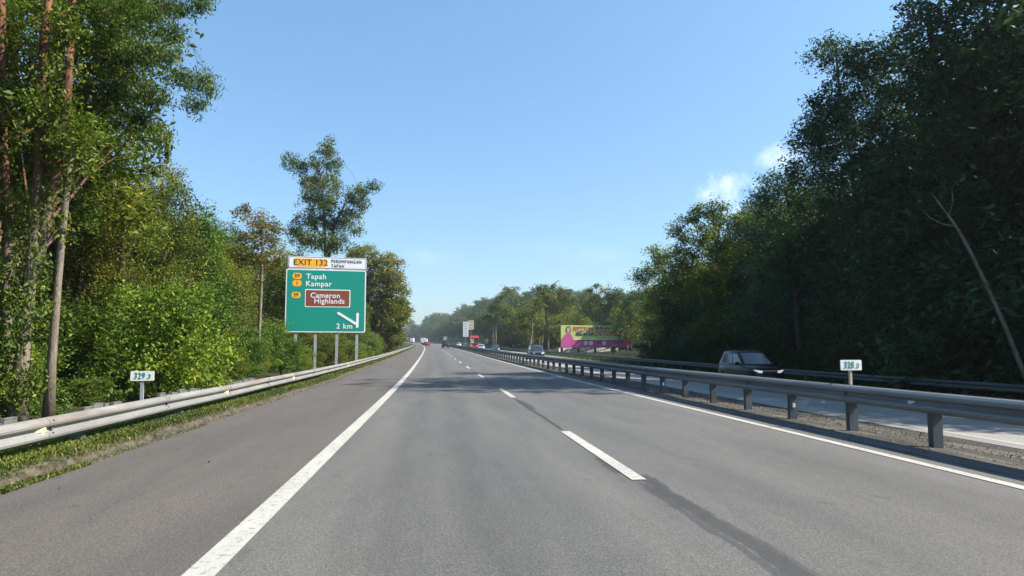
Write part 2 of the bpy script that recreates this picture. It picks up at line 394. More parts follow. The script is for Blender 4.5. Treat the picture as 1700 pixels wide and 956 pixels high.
# ------------------------------------------------------------------ object helpers
def tag(o, label=None, cat=None, group=None, kind=None):
    if label: o['label'] = label
    if cat: o['category'] = cat
    if group: o['group'] = group
    if kind: o['kind'] = kind
    return o
def empty(name, loc=(0, 0, 0), rz=0.0, **k):
    o = bpy.data.objects.new(name, None); COL.objects.link(o)
    o.location = loc; o.rotation_euler = (0, 0, rz); o.empty_display_size = 0.3
    return tag(o, **k)
def link(name, me, parent=None, loc=(0, 0, 0), rot=(0, 0, 0), scale=(1, 1, 1)):
    o = bpy.data.objects.new(name, me); COL.objects.link(o)
    o.location = loc; o.rotation_euler = rot; o.scale = scale
    if parent is not None: o.parent = parent
    return o
def pymesh(name, V, F, mats, smooth=False, uv=None, fm=None):
    me = bpy.data.meshes.new(name)
    me.from_pydata([tuple(v) for v in V], [], F)
    for m in (mats if isinstance(mats, (list, tuple)) else [mats]): me.materials.append(m)
    if smooth: me.polygons.foreach_set('use_smooth', [True] * len(me.polygons))
    if fm: me.polygons.foreach_set('material_index', fm)
    if uv is not None:
        l = me.uv_layers.new(name='uv')
        idx = np.zeros(len(me.loops), dtype=np.int32); me.loops.foreach_get('vertex_index', idx)
        l.data.foreach_set('uv', np.asarray(uv, dtype=np.float32)[idx].ravel())
    me.update()
    return me
class G:
    """collects shapes into one mesh"""
    def __init__(s): s.V = []; s.F = []
    def add(s, V, F):
        n = len(s.V); s.V += [Vector(v) for v in V]; s.F += [tuple(i + n for i in f) for f in F]; return s
    def box(s, c, d, rz=0.0, taper=1.0):
        cx, cy_, cz = c; x, y, z = d[0] / 2, d[1] / 2, d[2] / 2
        vs = []
        for k in (-1, 1):
            t = taper if k > 0 else 1
            for a, b in ((-1, -1), (1, -1), (1, 1), (-1, 1)):
                px, py = a * x * t, b * y * t
                vs.append((cx + px * math.cos(rz) - py * math.sin(rz), cy_ + px * math.sin(rz) + py * math.cos(rz), cz + k * z))
        return s.add(vs, [(3, 2, 1, 0), (4, 5, 6, 7), (0, 1, 5, 4), (1, 2, 6, 5), (2, 3, 7, 6), (3, 0, 4, 7)])
    def tube(s, pts, rads, n=7, cap=True):
        pts = [Vector(p) for p in pts]
        if isinstance(rads, (int, float)): rads = [rads] * len(pts)
        V = []; F = []
        for i, p in enumerate(pts):
            t = (pts[min(i + 1, len(pts) - 1)] - pts[max(i - 1, 0)]).normalized()
            a = t.cross(Vector((0.13, 0.99, 0.05))); 
            if a.length < 1e-3: a = t.cross(Vector((1, 0, 0)))
            a.normalize(); b = t.cross(a)
            for k in range(n):
                q = 2 * math.pi * k / n
                V.append(p + (a * math.cos(q) + b * math.sin(q)) * rads[i])
        for i in range(len(pts) - 1):
            for k in range(n):
                F.append((i * n + k, i * n + (k + 1) % n, (i + 1) * n + (k + 1) % n, (i + 1) * n + k))
        if cap: F.append(tuple(reversed(range(n)))); F.append(tuple((len(pts) - 1) * n + k for k in range(n)))
        return s.add(V, F)
    def poly(s, pts, axis_off):
        """extrude a polygon (list of 3-D points) by a vector"""
        n = len(pts); off = Vector(axis_off)
        V = [Vector(p) for p in pts] + [Vector(p) + off for p in pts]
        F = [tuple(reversed(range(n))), tuple(range(n, 2 * n))] + [(i, (i + 1) % n, n + (i + 1) % n, n + i) for i in range(n)]
        return s.add(V, F)
    def mesh(s, name, mat, smooth=False): return pymesh(name, s.V, s.F, mat, smooth)
    def obj(s, name, mat, parent=None, smooth=False, **k): return link(name, s.mesh(name, mat, smooth), parent, **k)

def quads_mesh(name, P, var, tone, mat):
    """P: (N,4,3) leaf corners -> one mesh with per-leaf 'var' and 'tone'"""
    n = len(P)
    me = bpy.data.meshes.new(name)
    me.vertices.add(4 * n); me.vertices.foreach_set('co', P.astype(np.float32).ravel())
    me.loops.add(4 * n); me.loops.foreach_set('vertex_index', np.arange(4 * n, dtype=np.int32))
    me.polygons.add(n); me.polygons.foreach_set('loop_start', np.arange(0, 4 * n, 4, dtype=np.int32))
    me.update(calc_edges=True)
    for nm, arr in (('var', var), ('tone', tone)):
        a = me.attributes.new(nm, 'FLOAT', 'POINT'); a.data.foreach_set('value', np.repeat(arr, 4).astype(np.float32))
    me.materials.append(mat)
    return me

def leaf_quads(rng, C, llen, asp=0.42, up=0.55, droop=0.25):
    """leaf corners for leaf centres C"""
    n = len(C)
    nrm = rng.normal(size=(n, 3)); nrm /= np.linalg.norm(nrm, axis=1)[:, None]
    nrm[:, 2] = np.abs(nrm[:, 2]) + up; nrm /= np.linalg.norm(nrm, axis=1)[:, None]
    a = np.cross(nrm, rng.normal(size=(n, 3))); a /= np.linalg.norm(a, axis=1)[:, None] + 1e-9
    a[:, 2] -= droop; a /= np.linalg.norm(a, axis=1)[:, None]
    b = np.cross(nrm, a); b /= np.linalg.norm(b, axis=1)[:, None] + 1e-9
    l = (llen * rng.uniform(0.6, 1.3, n))[:, None]; w = l * asp
    P = np.empty((n, 4, 3))
    P[:, 0] = C - a * l * 0.5; P[:, 2] = C + a * l * 0.5
    mid = C - a * l * 0.08
    P[:, 1] = mid + b * w * 0.5; P[:, 3] = mid - b * w * 0.5
    return P

def crown_mesh(name, blobs, mat, seed, llen=0.16, clump=0.5, dens=1.0, per=55, shell=0.45, flat=0.55, asp=0.42, up=0.55, droop=0.25, extra=None):
    """blobs (cx,cy,cz,rx,ry,rz): leafy sprays fill the outer part of each blob"""
    rng = np.random.default_rng(seed)
    CC = []; BT = []
    for (cx, cy_, cz, rx, ry, rz) in blobs:
        area = 4 * math.pi * ((rx * ry) ** 1.6 / 3 + (rx * rz) ** 1.6 / 3 + (ry * rz) ** 1.6 / 3) ** (1 / 1.6)
        n = max(4, int(dens * area / (clump * clump * 1.4)))
        d = rng.normal(size=(n, 3)); d /= np.linalg.norm(d, axis=1)[:, None]
        r = shell + (1 - shell) * rng.random(n) ** 0.7
        bumps = 1 + 0.18 * np.sin(d[:, 0] * 5 + seed) * np.sin(d[:, 2] * 6 + cx) + rng.normal(0, 0.07, n)
        BT.append(np.full(n, rng.normal(0, .28)))
        CC.append(np.array([cx, cy_, cz]) + d * (r * bumps)[:, None] * np.array([rx, ry, rz]))
    CC = np.concatenate(CC); BT = np.concatenate(BT)
    cs = clump * rng.uniform(0.55, 1.25, len(CC))
    k = np.repeat(np.arange(len(CC)), per)
    off = rng.normal(size=(len(k), 3)) * 0.5
    ln = np.linalg.norm(off, axis=1); off *= (np.minimum(ln, 1.1) / (ln + 1e-9))[:, None]
    off[:, 2] *= flat
    # each spray tilts its own way
    tx, ty = rng.normal(0, 0.35, len(CC)), rng.normal(0, 0.35, len(CC))
    off[:, 2] += off[:, 0] * tx[k] + off[:, 1] * ty[k]
    C = CC[k] + off * cs[k][:, None]
    var = np.clip(rng.beta(2.0, 2.4, len(k)), 0, 1); var[rng.random(len(k)) < 0.012] = 1
    tone = np.clip(rng.normal(0.45, 0.2, len(CC)) + BT, 0, 1)[k]
    return quads_mesh(name, leaf_quads(rng, C, llen, asp, up, droop), var, tone, mat)

def wob_path(rnd, a, b, n, amp):
    a, b = Vector(a), Vector(b); out = []
    for i in range(n + 1):
        t = i / n; p = a.lerp(b, t)
        if 0 < i < n: p += Vector((rnd.uniform(-amp, amp), rnd.uniform(-amp, amp), rnd.uniform(-amp, amp) * .4))
        out.append(p)
    return out
def trunk_mesh(name, rnd, path, r0, r1, blobs, mat, limbs=10, lr=0.3, n=9, twigs=2, rise=0.9):
    g = G(); m = len(path)
    rads = [r0 + (r1 - r0) * (i / (m - 1)) ** 0.8 for i in range(m)]
    rads[0] *= 1.35
    g.tube(path, rads, n)
    bl = list(blobs); rnd.shuffle(bl)
    for b in bl[:limbs]:
        c = Vector(b[:3])
        # leave the trunk below the clump
        best = min(range(m), key=lambda i: (Vector(path[i]) - (c - Vector((0, 0, (c - Vector(path[i])).xy.length * rise)))).length)
        s = Vector(path[best]); rr = rads[best] * rnd.uniform(lr * .8, lr * 1.3)
        mid = s.lerp(c, 0.5) + Vector((rnd.uniform(-.4, .4), rnd.uniform(-.4, .4), rnd.uniform(-.1, .5)))
        g.tube([s, s.lerp(mid, .5) + Vector((0, 0, -.05)), mid, c], [rr, rr * .75, rr * .55, rr * .2], 6)
        for _ in range(twigs):
            e = c + Vector((rnd.uniform(-1, 1) * b[3], rnd.uniform(-1, 1) * b[4], rnd.uniform(-.3, 1) * b[5])) * 0.8
            g.tube([mid, mid.lerp(e, .5) + Vector((0, 0, .1)), e], [rr * .4, rr * .25, rr * .08], 5)
    return g.mesh(name, mat, True)

def copy_tree(src, loc, rz, s, color, **k):
    r = src.copy(); COL.objects.link(r); r.location = loc; r.rotation_euler = (0, 0, rz); r.scale = s
    for key in ('label', 'category', 'group', 'kind'):
        if key in k and k[key] is not None: r[key] = k[key]
    for ch in src.children:
        c = ch.copy(); COL.objects.link(c); c.parent = r; c.color = color
    return r

# ================================================================== SETTING
def ysteps():
    ys = [-60, -40, -25, -12]
    y = -4.0
    while y < 2200:
        ys.append(y); y += 2.0 if y < 60 else (4.0 if y < 160 else (10 if y < 700 else 60))
    return ys
YS = ysteps()
def sheet(name, us, mat, dz, ys=None, kind='structure', parent=None, bumpy=None):
    ys = ys or YS
    V, F, UV = [], [], []
    for y in ys:
        for u in us:
            p = RP(u, y, dz); p.z += float(hill(u, y))
            if bumpy: p.z += bumpy(u, y)
            V.append(p); UV.append((u, y))
    nu = len(us)
    for j in range(len(ys) - 1):
        for i in range(nu - 1):
            a = j * nu + i; F.append((a, a + 1, a + nu + 1, a + nu))
    o = link(name, pymesh(name, V, F, mat, True, UV), parent)
    return tag(o, kind=kind) if parent is None else o

rnd = random.Random(4)
GU = [u for u in ZU[0]] + [-30, -20, -11, 40, 50, 90, 180]
sheet('ground', sorted(GU), M['soil'], -0.012)
sheet('road_shoulder', [-4.47, -1.60], M['asphalt_shoulder'], 0.0)
sheet('road', [-1.602, 2.2, 6.9], M['asphalt'], 0.002)
sheet('median_ground', [6.88, 7.0, 7.4, 9.4, 10.6, 10.62], M['dirt'], -0.004,
      bumpy=lambda u, y: 0.0)
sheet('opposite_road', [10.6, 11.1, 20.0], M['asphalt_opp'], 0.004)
sheet('right_verge', [20.0, 20.6, 23, 26], M['verge'], -0.002)
# grassy cut slope seen beyond the bend
V, F = [], []
nv = 0
for j, y in enumerate(np.linspace(345, 620, 40)):
    for i, u in enumerate((22.0, 26.0, 30, 34)):
        p = RP(u, y, 0.0); p.z += float(hill(u, y)) + 0.02 + (0, 1.6, 3.4, 4.6)[i] * min(1, (y - 345) / 60)
        V.append(p)
for j in range(39):
    for i in range(3):
        a = j * 4 + i; F.append((a, a + 1, a + 5, a + 4))
tag(link('grass_bank', pymesh('grass_bank', V, F, M['slope'], True)), kind='structure')

# painted markings
def ribbon(name, uc, w, y0, y1, dz, mat, step=2.0, jag=0.0, seed=1, kind='structure'):
    r = random.Random(seed)
    n = max(2, int((y1 - y0) / step)); V, F, UV = [], [], []
    for i in range(n + 1):
        y = y0 + (y1 - y0) * i / n
        c = uc(y) if callable(uc) else uc; ww = w(y) if callable(w) else w
        a, b = c - ww / 2 + r.uniform(-jag, jag), c + ww / 2 + r.uniform(-jag, jag)
        if jag and (i in (0, n)): a = b = c
        V += [RP(a, y, dz), RP(b, y, dz)]; UV += [(a, y), (b, y)]
    F = [(2 * i, 2 * i + 1, 2 * i + 3, 2 * i + 2) for i in range(n)]
    return tag(link(name, pymesh(name, V, F, mat, False, UV)), kind=kind)
def yat(px, py, z=0.0):
    v = CR @ Vector(((px - W0 / 2) / FPX, -(py - H0 / 2) / FPX, -1)); t = (z - CAMH) / v.z
    return v.y * t
ribbon('edge_line', -1.49, 0.21, -20, 1300, 0.009, M['line'], 4)
ribbon('edge_line', 6.0, 0.155, -20, 1300, 0.009, M['line'], 4)
ribbon('opposite_edge_line', 11.12, 0.15, -20, 1300, 0.009, M['line'], 4)
ribbon('opposite_edge_line', 18.6, 0.15, -20, 1300, 0.009, M['line'], 4)
ya, yb = yat(1055, 797), yat(939, 714)
DL = yb - ya; P_ = yat(848, 660) - ya
print('dash', ya, DL, P_)
k = -1
while ya + k * P_ < 420:
    ribbon('lane_dash', 2.2, 0.165, ya + k * P_, ya + k * P_ + 4.55, 0.0095, M['line'], 1.2)
    k += 1
for k in range(-1, 40):
    ribbon('opposite_lane_dash', 14.85, 0.15, 5 + k * 12, 9.5 + k * 12, 0.0095, M['line'], 1.5)
# worn black strips left along the lane joint where old dashes were ground off
for k in range(1, 9):
    ribbon('lane_joint', lambda y: 2.19 + 0.015 * math.sin(y), lambda y: 0.035, ya + (k - 1) * P_ + 4.6, ya + k * P_ - 0.1, 0.006, M['tar'], 0.3, 0.012, 20 + k)
ribbon('shoulder_joint', lambda y: 6.45, lambda y: 0.05, 4, 90, 0.0055, M['tar'], 0.5, 0.03, 14)

# kerb: rough weathered concrete lip with soil pushed over it
def kerb():
    r = random.Random(9); V, F, UV = [], [], []
    ys = list(np.arange(2.0, 30, 0.14)) + list(np.arange(30, 75, 0.5)) + list(np.arange(75, 330, 4.0))
    prof = [(-4.37, 0.004), (-4.39, 0.05), (-4.42, 0.095), (-4.47, 0.115), (-4.54, 0.115), (-4.68, 0.07)]
    for y in ys:
        slow = math.sin(y * 0.9) * .5 + math.sin(y * 2.3 + 1) * .3 + math.sin(y * 5.1) * .2
        joint = 1.0 if (y % 1.9) > 0.16 or y > 40 else 0.55
        for i, (u, z) in enumerate(prof):
            n1, n2 = r.uniform(-.028, .028), r.uniform(-.024, .024)
            V.append(RP(u + 0.03 * slow + n1 * (1 if i else 1.4), y, (z * (0.82 + 0.22 * slow) * joint + n2) if i else 0.001))
    m = len(prof)
    for j in range(len(ys) - 1):
        for i in range(m - 1):
            a = j * m + i; F.append((a + 1, a, a + m, a + m + 1))
    return tag(link('kerb', pymesh('kerb', V, F, M['kerb'], True)), kind='structure')
kerb()
sheet('verge_bank', [-7.2, -6.2, -5.6, -5.0, -4.74], M['verge'], 0.05, ys=[y for y in YS if y < 400])

def grass_patch(name, seed, bands, mat):
    rng = np.random.default_rng(seed); Ps, vs = [], []
    for (u0, u1, y0, y1, n, h, w, zo) in bands:
        u = rng.uniform(u0, u1, n); y = y0 + (y1 - y0) * rng.random(n) ** 1.25
        dens = 0.5 + 0.5 * np.sin(y * 1.7 + 3 * np.sin(u * 4)) * np.sin(y * 0.6 + 1)
        keep = rng.random(n) < (0.45 + 0.55 * dens); u, y = u[keep], y[keep]; n2 = len(u)
        base = np.stack([u - _L(y), y, _Z(y) + np.interp(u, *ZU) + zo], 1)
        hh = h * rng.uniform(.4, 1.3, n2); ang = rng.uniform(0, 2 * math.pi, n2); lean = rng.uniform(0.2, 1.4, n2)
        tip = base + np.stack([np.cos(ang) * lean, np.sin(ang) * lean, np.ones(n2)], 1) * (hh / np.sqrt(1 + lean ** 2))[:, None]
        mid = base * .45 + tip * .55; mid[:, 2] += hh * .12
        sd = np.stack([-np.sin(ang), np.cos(ang), np.zeros(n2)], 1) * w
        Ps.append(np.stack([base, mid + sd, tip, mid - sd], 1)); vs.append(np.clip(rng.beta(2, 2, n2) * .9 + (rng.random(n2) < .06) * .5, 0, 1))
    P = np.concatenate(Ps); var = np.concatenate(vs)
    tone = np.clip(0.5 + 0.3 * np.sin(P[:, 0, 1] * 0.8) + rng.normal(0, .15, len(P)), 0, 1)
    o = link(name, quads_mesh(name, P, var, tone, mat)); return tag(o, kind='stuff')
tag(grass_patch('verge_grass', 3, [(-5.9, -4.54, 2.5, 34, 80000, .055, .011, .075), (-4.75, -4.44, 2.5, 34, 11000, .07, .009, .09), (-6.8, -5.5, 2.5, 34, 15000, .15, .012, .03),
    (-6.8, -4.6, 32, 90, 30000, .14, .022, .05), (-7.5, -4.7, 88, 330, 16000, .25, .06, .04),
    (-4.62, -4.38, 3, 12, 1500, .05, .008, .09), (-4.42, -4.22, 7.6, 9.4, 1500, .06, .010, .0), (-4.40, -4.25, 3, 14, 1500, .045, .008, .0), (-4.45, -4.3, 3, 60, 1200, .045, .009, .02)], M['grass']),
    'short green creeping grass on the verge between kerb and rail', 'grass')
GP2 = tag(grass_patch('verge_grass', 5, [(20.9, 25, 15, 140, 16000, .30, .03, .0), (20.9, 26, 130, 420, 14000, .35, .09, 0),
    (7.6, 10.2, 6, 60, 900, .09, .010, .0), (22, 33, 250, 600, 6000, .6, .25, 2)], M['grass']),
    'rough grass growing behind the far guard rail', 'grass')
GP2.color = (.55, .6, .6, 1)
# dry litter and gravel crumbs on the median and by the kerb
rng = np.random.default_rng(8)
n = 8000
u = np.concatenate([rng.uniform(7.0, 10.5, n), rng.uniform(-4.9, -4.25, 1500), rng.uniform(6.4, 7.1, 1500)])
y = np.concatenate([3 + 75 * rng.random(n) ** 1.4, 3 + 40 * rng.random(1500), 4 + 50 * rng.random(1500)])
u = np.concatenate([u, rng.uniform(-4.3, -2.2, 26), rng.uniform(-1.2, 6.6, 16)]); y = np.concatenate([y, 4 + 22 * rng.random(42)])
C = np.stack([u - _L(y), y, _Z(y) + np.interp(u, *ZU) + 0.015], 1)
P = leaf_quads(rng, C, 0.04, 0.5, 1.0, 0.0)
tag(link('dry_litter', quads_mesh('dry_litter', P, rng.random(len(C)), rng.random(len(C)), M['litter'])), 'dry leaves and grit scattered over the median strip', 'litter', kind='stuff')

# ================================================================== GUARD RAILS
def wbeam_mesh(name, mat, length=4.0):
    prof = [(0.0, 0.0), (0.030, 0.012), (0.072, 0.045), (0.080, 0.075), (0.072, 0.104), (0.014, 0.134), (0.004, 0.155),
            (0.014, 0.176), (0.072, 0.206), (0.080, 0.235), (0.072, 0.265), (0.030, 0.298), (0.0, 0.310)]
    V, F = [], []; t = 0.004
    for y in (-0.16, length):
        for s in (0, 1):
            for (x, z) in prof: V.append((x + (t if s == 0 else 0) + (0.007 if y < 0 else 0), y, z))
    m = len(prof)
    for i in range(m - 1):
        F.append((i, i + 1, 2 * m + i + 1, 2 * m + i)); F.append((m + i + 1, m + i, 3 * m + i, 3 * m + i + 1))
        F.append((i + 1, i, m + i, m + i + 1)); F.append((2 * m + i, 2 * m + i + 1, 3 * m + i + 1, 3 * m + i))
    F.append((m - 1, 0 + m - 1, 2 * m + m - 1, 3 * m + m - 1)) if False else None
    F.append((m - 1, 2 * m - 1, 4 * m - 1, 3 * m - 1)); F.append((m, 0, 2 * m, 3 * m))
    me = pymesh(name, V, F, mat, False); return me
def bolts_mesh(mat):
    g = G()
    g.tube([(0.0, -0.04, 0.155), (0.05, -0.04, 0.155)], 0.022, 6)
    return g.mesh('bolt', mat)
def splice_mesh(mat):
    g = G()
    for z in (0.045, 0.105, 0.205, 0.265):
        g.tube([(0.070, -0.08, z), (0.092, -0.08, z)], 0.014, 6)
    return g.mesh('splice_bolts', mat)
def post_mesh(name, w, d, h, mat):
    """C-section rolled steel post"""
    g = G(); t = 0.012
    g.box((0, -d / 2, h / 2 - .15), (w, t, h + .3)); g.box((-w / 2 + t / 2, 0, h / 2 - .15), (t, d - t, h + .3)); g.box((w / 2 - t / 2, 0, h / 2 - .15), (t, d - t, h + .3))
    return g.mesh(name, mat)
def guard_rail(name, u, zt, y0, y1, pitch, matb, label, sides=(1,), posts=True, pm=None, refl=None, wob=0.0, fixz=None, grp=None):
    root = empty(name, RP(u, max(y0, 0)), label=label, cat='guard rail', group=grp)
    base = root.location.copy()
    bm_ = wbeam_mesh('beam', matb); bl = bolts_mesh(M['post']); spl = splice_mesh(M['post'])
    r = random.Random(int(abs(u) * 10))
    y = y0; rows = []
    while y < y1:
        rows.append(y); y += 4.0
    offs = [r.uniform(-wob, wob) for _ in range(len(rows) + 1)]
    for s in sides:
        for i, y in enumerate(rows):
            a = RP(u + s * 0.11, y); b = RP(u + s * 0.11, y + 4.0)
            a.z = Zf(y) + fixz + offs[i] if fixz is not None else a.z + zt - 0.31 + offs[i]
            b.z = Zf(y + 4) + fixz + offs[i + 1] if fixz is not None else b.z + zt - 0.31 + offs[i + 1]
            d = b - a; L_ = d.length
            rz = math.atan2(-d.x, d.y); rx = math.asin(d.z / L_)
            o = link('beam', bm_, root); o.location = a - base; o.rotation_euler = (rx, 0, rz)
            if s < 0: o.scale = (-1, L_ / 4.0, 1)
            else: o.scale = (1, L_ / 4.0, 1)
            if y < 45:
                o2 = link('bolt', bl, o)
                if y < 30: tag(link('splice_bolts', spl, o), kind='stuff')
    if posts:
        h = zt - 0.02
        pmesh = post_mesh('post', 0.15, 0.12, h, pm or M['post'])
        bk = G().box((0, 0, 0), (0.10, 0.14, 0.16)).mesh('spacer_block', M['block'])
        rm = G().box((0, 0, 0), (0.055, 0.012, 0.085)).mesh('reflector', M['reflector_w'])
        y = posts[0] if isinstance(posts, tuple) else y0 + 1; k = 0
        while y < min(y1, 290):
            p = RP(u, y); zb = Zf(y) + fixz + .31 if fixz is not None else p.z + zt
            o = link('post', pmesh, root, p - base, (0, 0, r.uniform(-.05, .05))); o.location.z = zb - h - base.z - .02 if fixz is not None else o.location.z
            if y < 120:
                for s in ((-1, 1) if len(sides) > 1 else sides):
                    b_ = link('spacer_block', bk, root, (p.x - base.x + s * 0.07, p.y - base.y, zb - 0.12 - base.z)); b_.scale = (.6, 1, 1)
            if refl and k % 4 == refl[1] and y < 70:
                link('reflector', rm, root, (p.x - base.x, p.y - base.y - 0.075, zb - 0.52 - base.z))
            y += pitch; k += 1
    return root
gl = guard_rail('guard_rail', -5.15, .55, -10, 330, 4.0, M['galv_left'], 'weathered grey steel guard rail with rust stains along the left verge',
                sides=(1,), posts=(3.0,), pm=M['post'], fixz=0.235, wob=0.012)
gm = guard_rail('guard_rail', 7.30, .80, -8, 420, 2.13, M['galv_mid'], 'dark grey double guard rail on close posts down the median',
                sides=(-1, 1), posts=(3.52,), refl=(1, 1), wob=0.004)
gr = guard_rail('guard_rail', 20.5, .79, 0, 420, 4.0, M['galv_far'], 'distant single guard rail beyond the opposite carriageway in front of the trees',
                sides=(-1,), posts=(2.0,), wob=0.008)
# beam-mounted reflectors
rb = G().box((0, 0, 0), (0.012, 0.14, 0.055)).box((0.0, 0.03, -0.045), (0.01, 0.04, 0.06)).mesh('reflector', M['reflector'])
for y in (9.7, 17.7, 25.7, 41.7):
    p = RP(-5.0, y); p.z = Zf(y) + 0.235 + 0.165
    link('reflector', rb, gl, p - gl.location, (0, 0, -0.5))
rb2 = G().box((0, 0, 0), (0.012, 0.10, 0.06)).mesh('reflector', M['reflector_w'])
for y in (10.2, 26.2):
    p = RP(7.15, y); p.z += .62
    link('reflector', rb2, gm, p - gm.location, (0, 0, 0.5))
rw = G().box((0, 0, 0), (0.02, 0.07, 0.18)).mesh('reflector', M['reflector_w'])
p = RP(7.3, 9.4); 
# low concrete slabs standing behind the left rail
slab = {}
def slab_mesh(i):
    r = random.Random(i); w = 0.40 + .03 * i
    g = G().box((0, 0, 0.17), (0.07, w, 0.56 + .02 * i)); g.box((0, 0, 0.458 + .01 * i), (0.085, w * .96, 0.02))
    return g.mesh('slab', M['concrete'])
smesh = [slab_mesh(i) for i in range(3)]
k = 0
for lab, y0, n in (('row of low grey concrete slabs behind the rail below the tall bare trunks', 10.4, 8),
                   ('low grey concrete slabs behind the rail just before the left kilometre sign', 16.6, 4),
                   ('low grey concrete slabs behind the rail beneath the left kilometre sign', 20.8, 7),
                   ('low grey concrete slabs behind the rail past the left kilometre sign', 27.4, 8)):
    root = empty('concrete_barrier', RP(-7.6, y0), label=lab, cat='barrier', group='low concrete slabs behind the left rail')
    for j in range(n):
        yy = y0 + j * 0.47; p = RP(-7.6 + rnd.uniform(-.04, .04), yy); p.z = Zf(yy) - 0.31 + rnd.uniform(-.04, .04)
        link('slab', smesh[(k * 7 + j) % 3], root, p - root.location, (rnd.uniform(-.03, .03), rnd.uniform(-.05, .05), rnd.uniform(-.06, .06)))
    k += 1

# ================================================================== SIGNS
def text(s, size, mat, parent, loc, rot=(math.pi / 2, 0, 0), bold=0.0, sx=1.0, ext=0.004, align='LEFT', name='lettering', space=1.0, shear=0):
    c = bpy.data.curves.new(name, 'FONT'); c.body = s; c.size = size; c.extrude = ext; c.offset = bold
    c.align_x = align; c.align_y = 'CENTER'; c.space_character = space; c.shear = shear; c.resolution_u = 3
    c.materials.append(mat)
    tmp = bpy.data.objects.new(name, c)
    me = bpy.data.meshes.new_from_object(tmp); bpy.data.objects.remove(tmp)
    o = link(name, me, parent, loc, rot, (sx, 1, 1))
    return o
def rrect(w, h, r, cx=0, cz=0, n=5):
    pts = []
    for (x, z, a0) in ((w/2 - r, h/2 - r, 0), (-w/2 + r, h/2 - r, 90), (-w/2 + r, -h/2 + r, 180), (w/2 - r, -h/2 + r, 270)):
        for i in range(n + 1):
            a = R_(a0 + 90 * i / n); pts.append((cx + x + r * math.cos(a), 0, cz + z + r * math.sin(a)))
    return pts
def plate(name, w, h, r, mat, parent, cx, cz, yf, t=0.02):
    g = G().poly([(x, 0, z) for x, _, z in rrect(w, h, r)], (0, t, 0))
    return g.obj(name, mat, parent, loc=(cx, yf, cz))

# big green exit sign
SD = 52.0
c0 = at(541.5, 499, SD); pc = 1 / FPX * SD          # metres per pixel at the sign
sg = empty('road_sign', (c0.x, c0.y, ground(c0.x, c0.y) ), rz=R_(9), label='large green motorway exit sign with white top panel reading EXIT 132', cat='road sign')
def S(px): return (px - 541.5) * pc
ZB = c0.z - sg.location.z
def T(py): return ZB - (py - 499) * pc
gw, gh = 129 * pc, 104.5 * pc
pn = plate('green_panel', gw, gh, 0.12, M['sign_white'], sg, 0, T(499.3), 0.0, 0.05)
plate('green_face', gw - 0.16, gh - 0.16, 0.08, M['sign_green'], pn, 0, 0, -0.006, 0.01)
tp = plate('top_panel', 127 * pc, 20 * pc, 0.10, M['sign_white'], sg, S(543), T(436.3), 0.0, 0.05)
plate('black_border', 125.4 * pc, 18.4 * pc, 0.08, M['sign_black'], tp, 0, 0, -0.004, 0.008)
plate('white_face', 123.6 * pc, 16.6 * pc, 0.06, M['sign_white'], tp, 0, 0, -0.008, 0.008)
plate('exit_badge', 54 * pc, 13.6 * pc, 0.22, M['sign_orange'], tp, S(515.5) - S(543), 0, -0.014, 0.01)
text('EXIT 132', 0.60, M['sign_black'], tp, (S(515.5) - S(543), -0.019, 0.0), bold=0.004, align='CENTER', sx=1.0, space=1.06)
text('PERSIMPANGAN', 0.345, M['sign_black'], tp, (S(548.5) - S(543), -0.019, T(433.2) - T(436.3)), bold=0.0, sx=0.76, space=1.2)
text('TAPAH', 0.345, M['sign_black'], tp, (S(548.5) - S(543), -0.019, T(441) - T(436.3)), bold=0.0, sx=0.76, space=1.2)
for (px, py, s) in ((494.5, 459, '59'), (494.5, 471, '1'), (493.5, 490.5, '59')):
    b_ = plate('route_badge', 14.4 * pc, 10 * pc, 0.18, M['sign_orange'], pn, S(px), T(py) - T(499.3), -0.014, 0.01)
    text(s, 0.38, M['sign_black'], b_, (0, -0.005, 0), bold=0.004, align='CENTER', sx=.9)
text('Tapah', 0.545, M['sign_white'], pn, (S(508.5), -0.012, T(459.6) - T(499.3)), bold=0.007, space=1.08)
text('Kampar', 0.545, M['sign_white'], pn, (S(508), -0.012, T(471.6) - T(499.3)), bold=0.007, space=1.08)
bp = plate('brown_panel', 73 * pc, 29.5 * pc, 0.06, M['sign_white'], pn, S(544), T(495.2) - T(499.3), -0.016, 0.01)
plate('brown_face', 70 * pc, 26.5 * pc, 0.04, M['sign_brown'], bp, 0, 0, -0.006, 0.008)
text('Cameron', 0.53, M['sign_white'], bp, (S(516) - S(544), -0.012, T(490.8) - T(495.2)), bold=0.007, space=1.05)
text('Highlands', 0.53, M['sign_white'], bp, (S(522) - S(544), -0.012, T(500) - T(495.2)), bold=0.007, space=1.05)
text('2 km', 0.53, M['sign_white'], pn, (S(558.5), -0.012, T(541.5) - T(499.3)), bold=0.007, space=1.12)
g = G()
def bar(x0, y0, x1, y1, w):
    a, b = Vector((S(x0), 0, T(y0) - T(499.3))), Vector((S(x1), 0, T(y1) - T(499.3)))
    d = (b - a).normalized(); nrm = Vector((-d.z, 0, d.x)); pts = []
    for i in range(7): q = math.pi * i / 6; pts.append(a + nrm * math.cos(q) * w - d * math.sin(q) * w)
    pts += [b - nrm * w, b + nrm * w]
    g.poly(pts, (0, 0.008, 0))
bar(593, 520.5, 592.6, 543.5, 2.1 * pc)
g2 = g; g = G(); bar(561.5, 519.5, 591, 537.5, 2.1 * pc)
g2.obj('exit_arrow', M['sign_white'], pn, loc=(0, -0.015, 0)); g.obj('exit_arrow', M['sign_white'], pn, loc=(0, -0.026, 0))
for px in (494, 525.5, 560, 592.5):
    h = T(428) + 0.6
    G().box((0, 0, h / 2 - 0.6), (0.20, 0.16, h)).obj('post', M['sign_post'], sg, loc=(S(px), 0.14, 0))
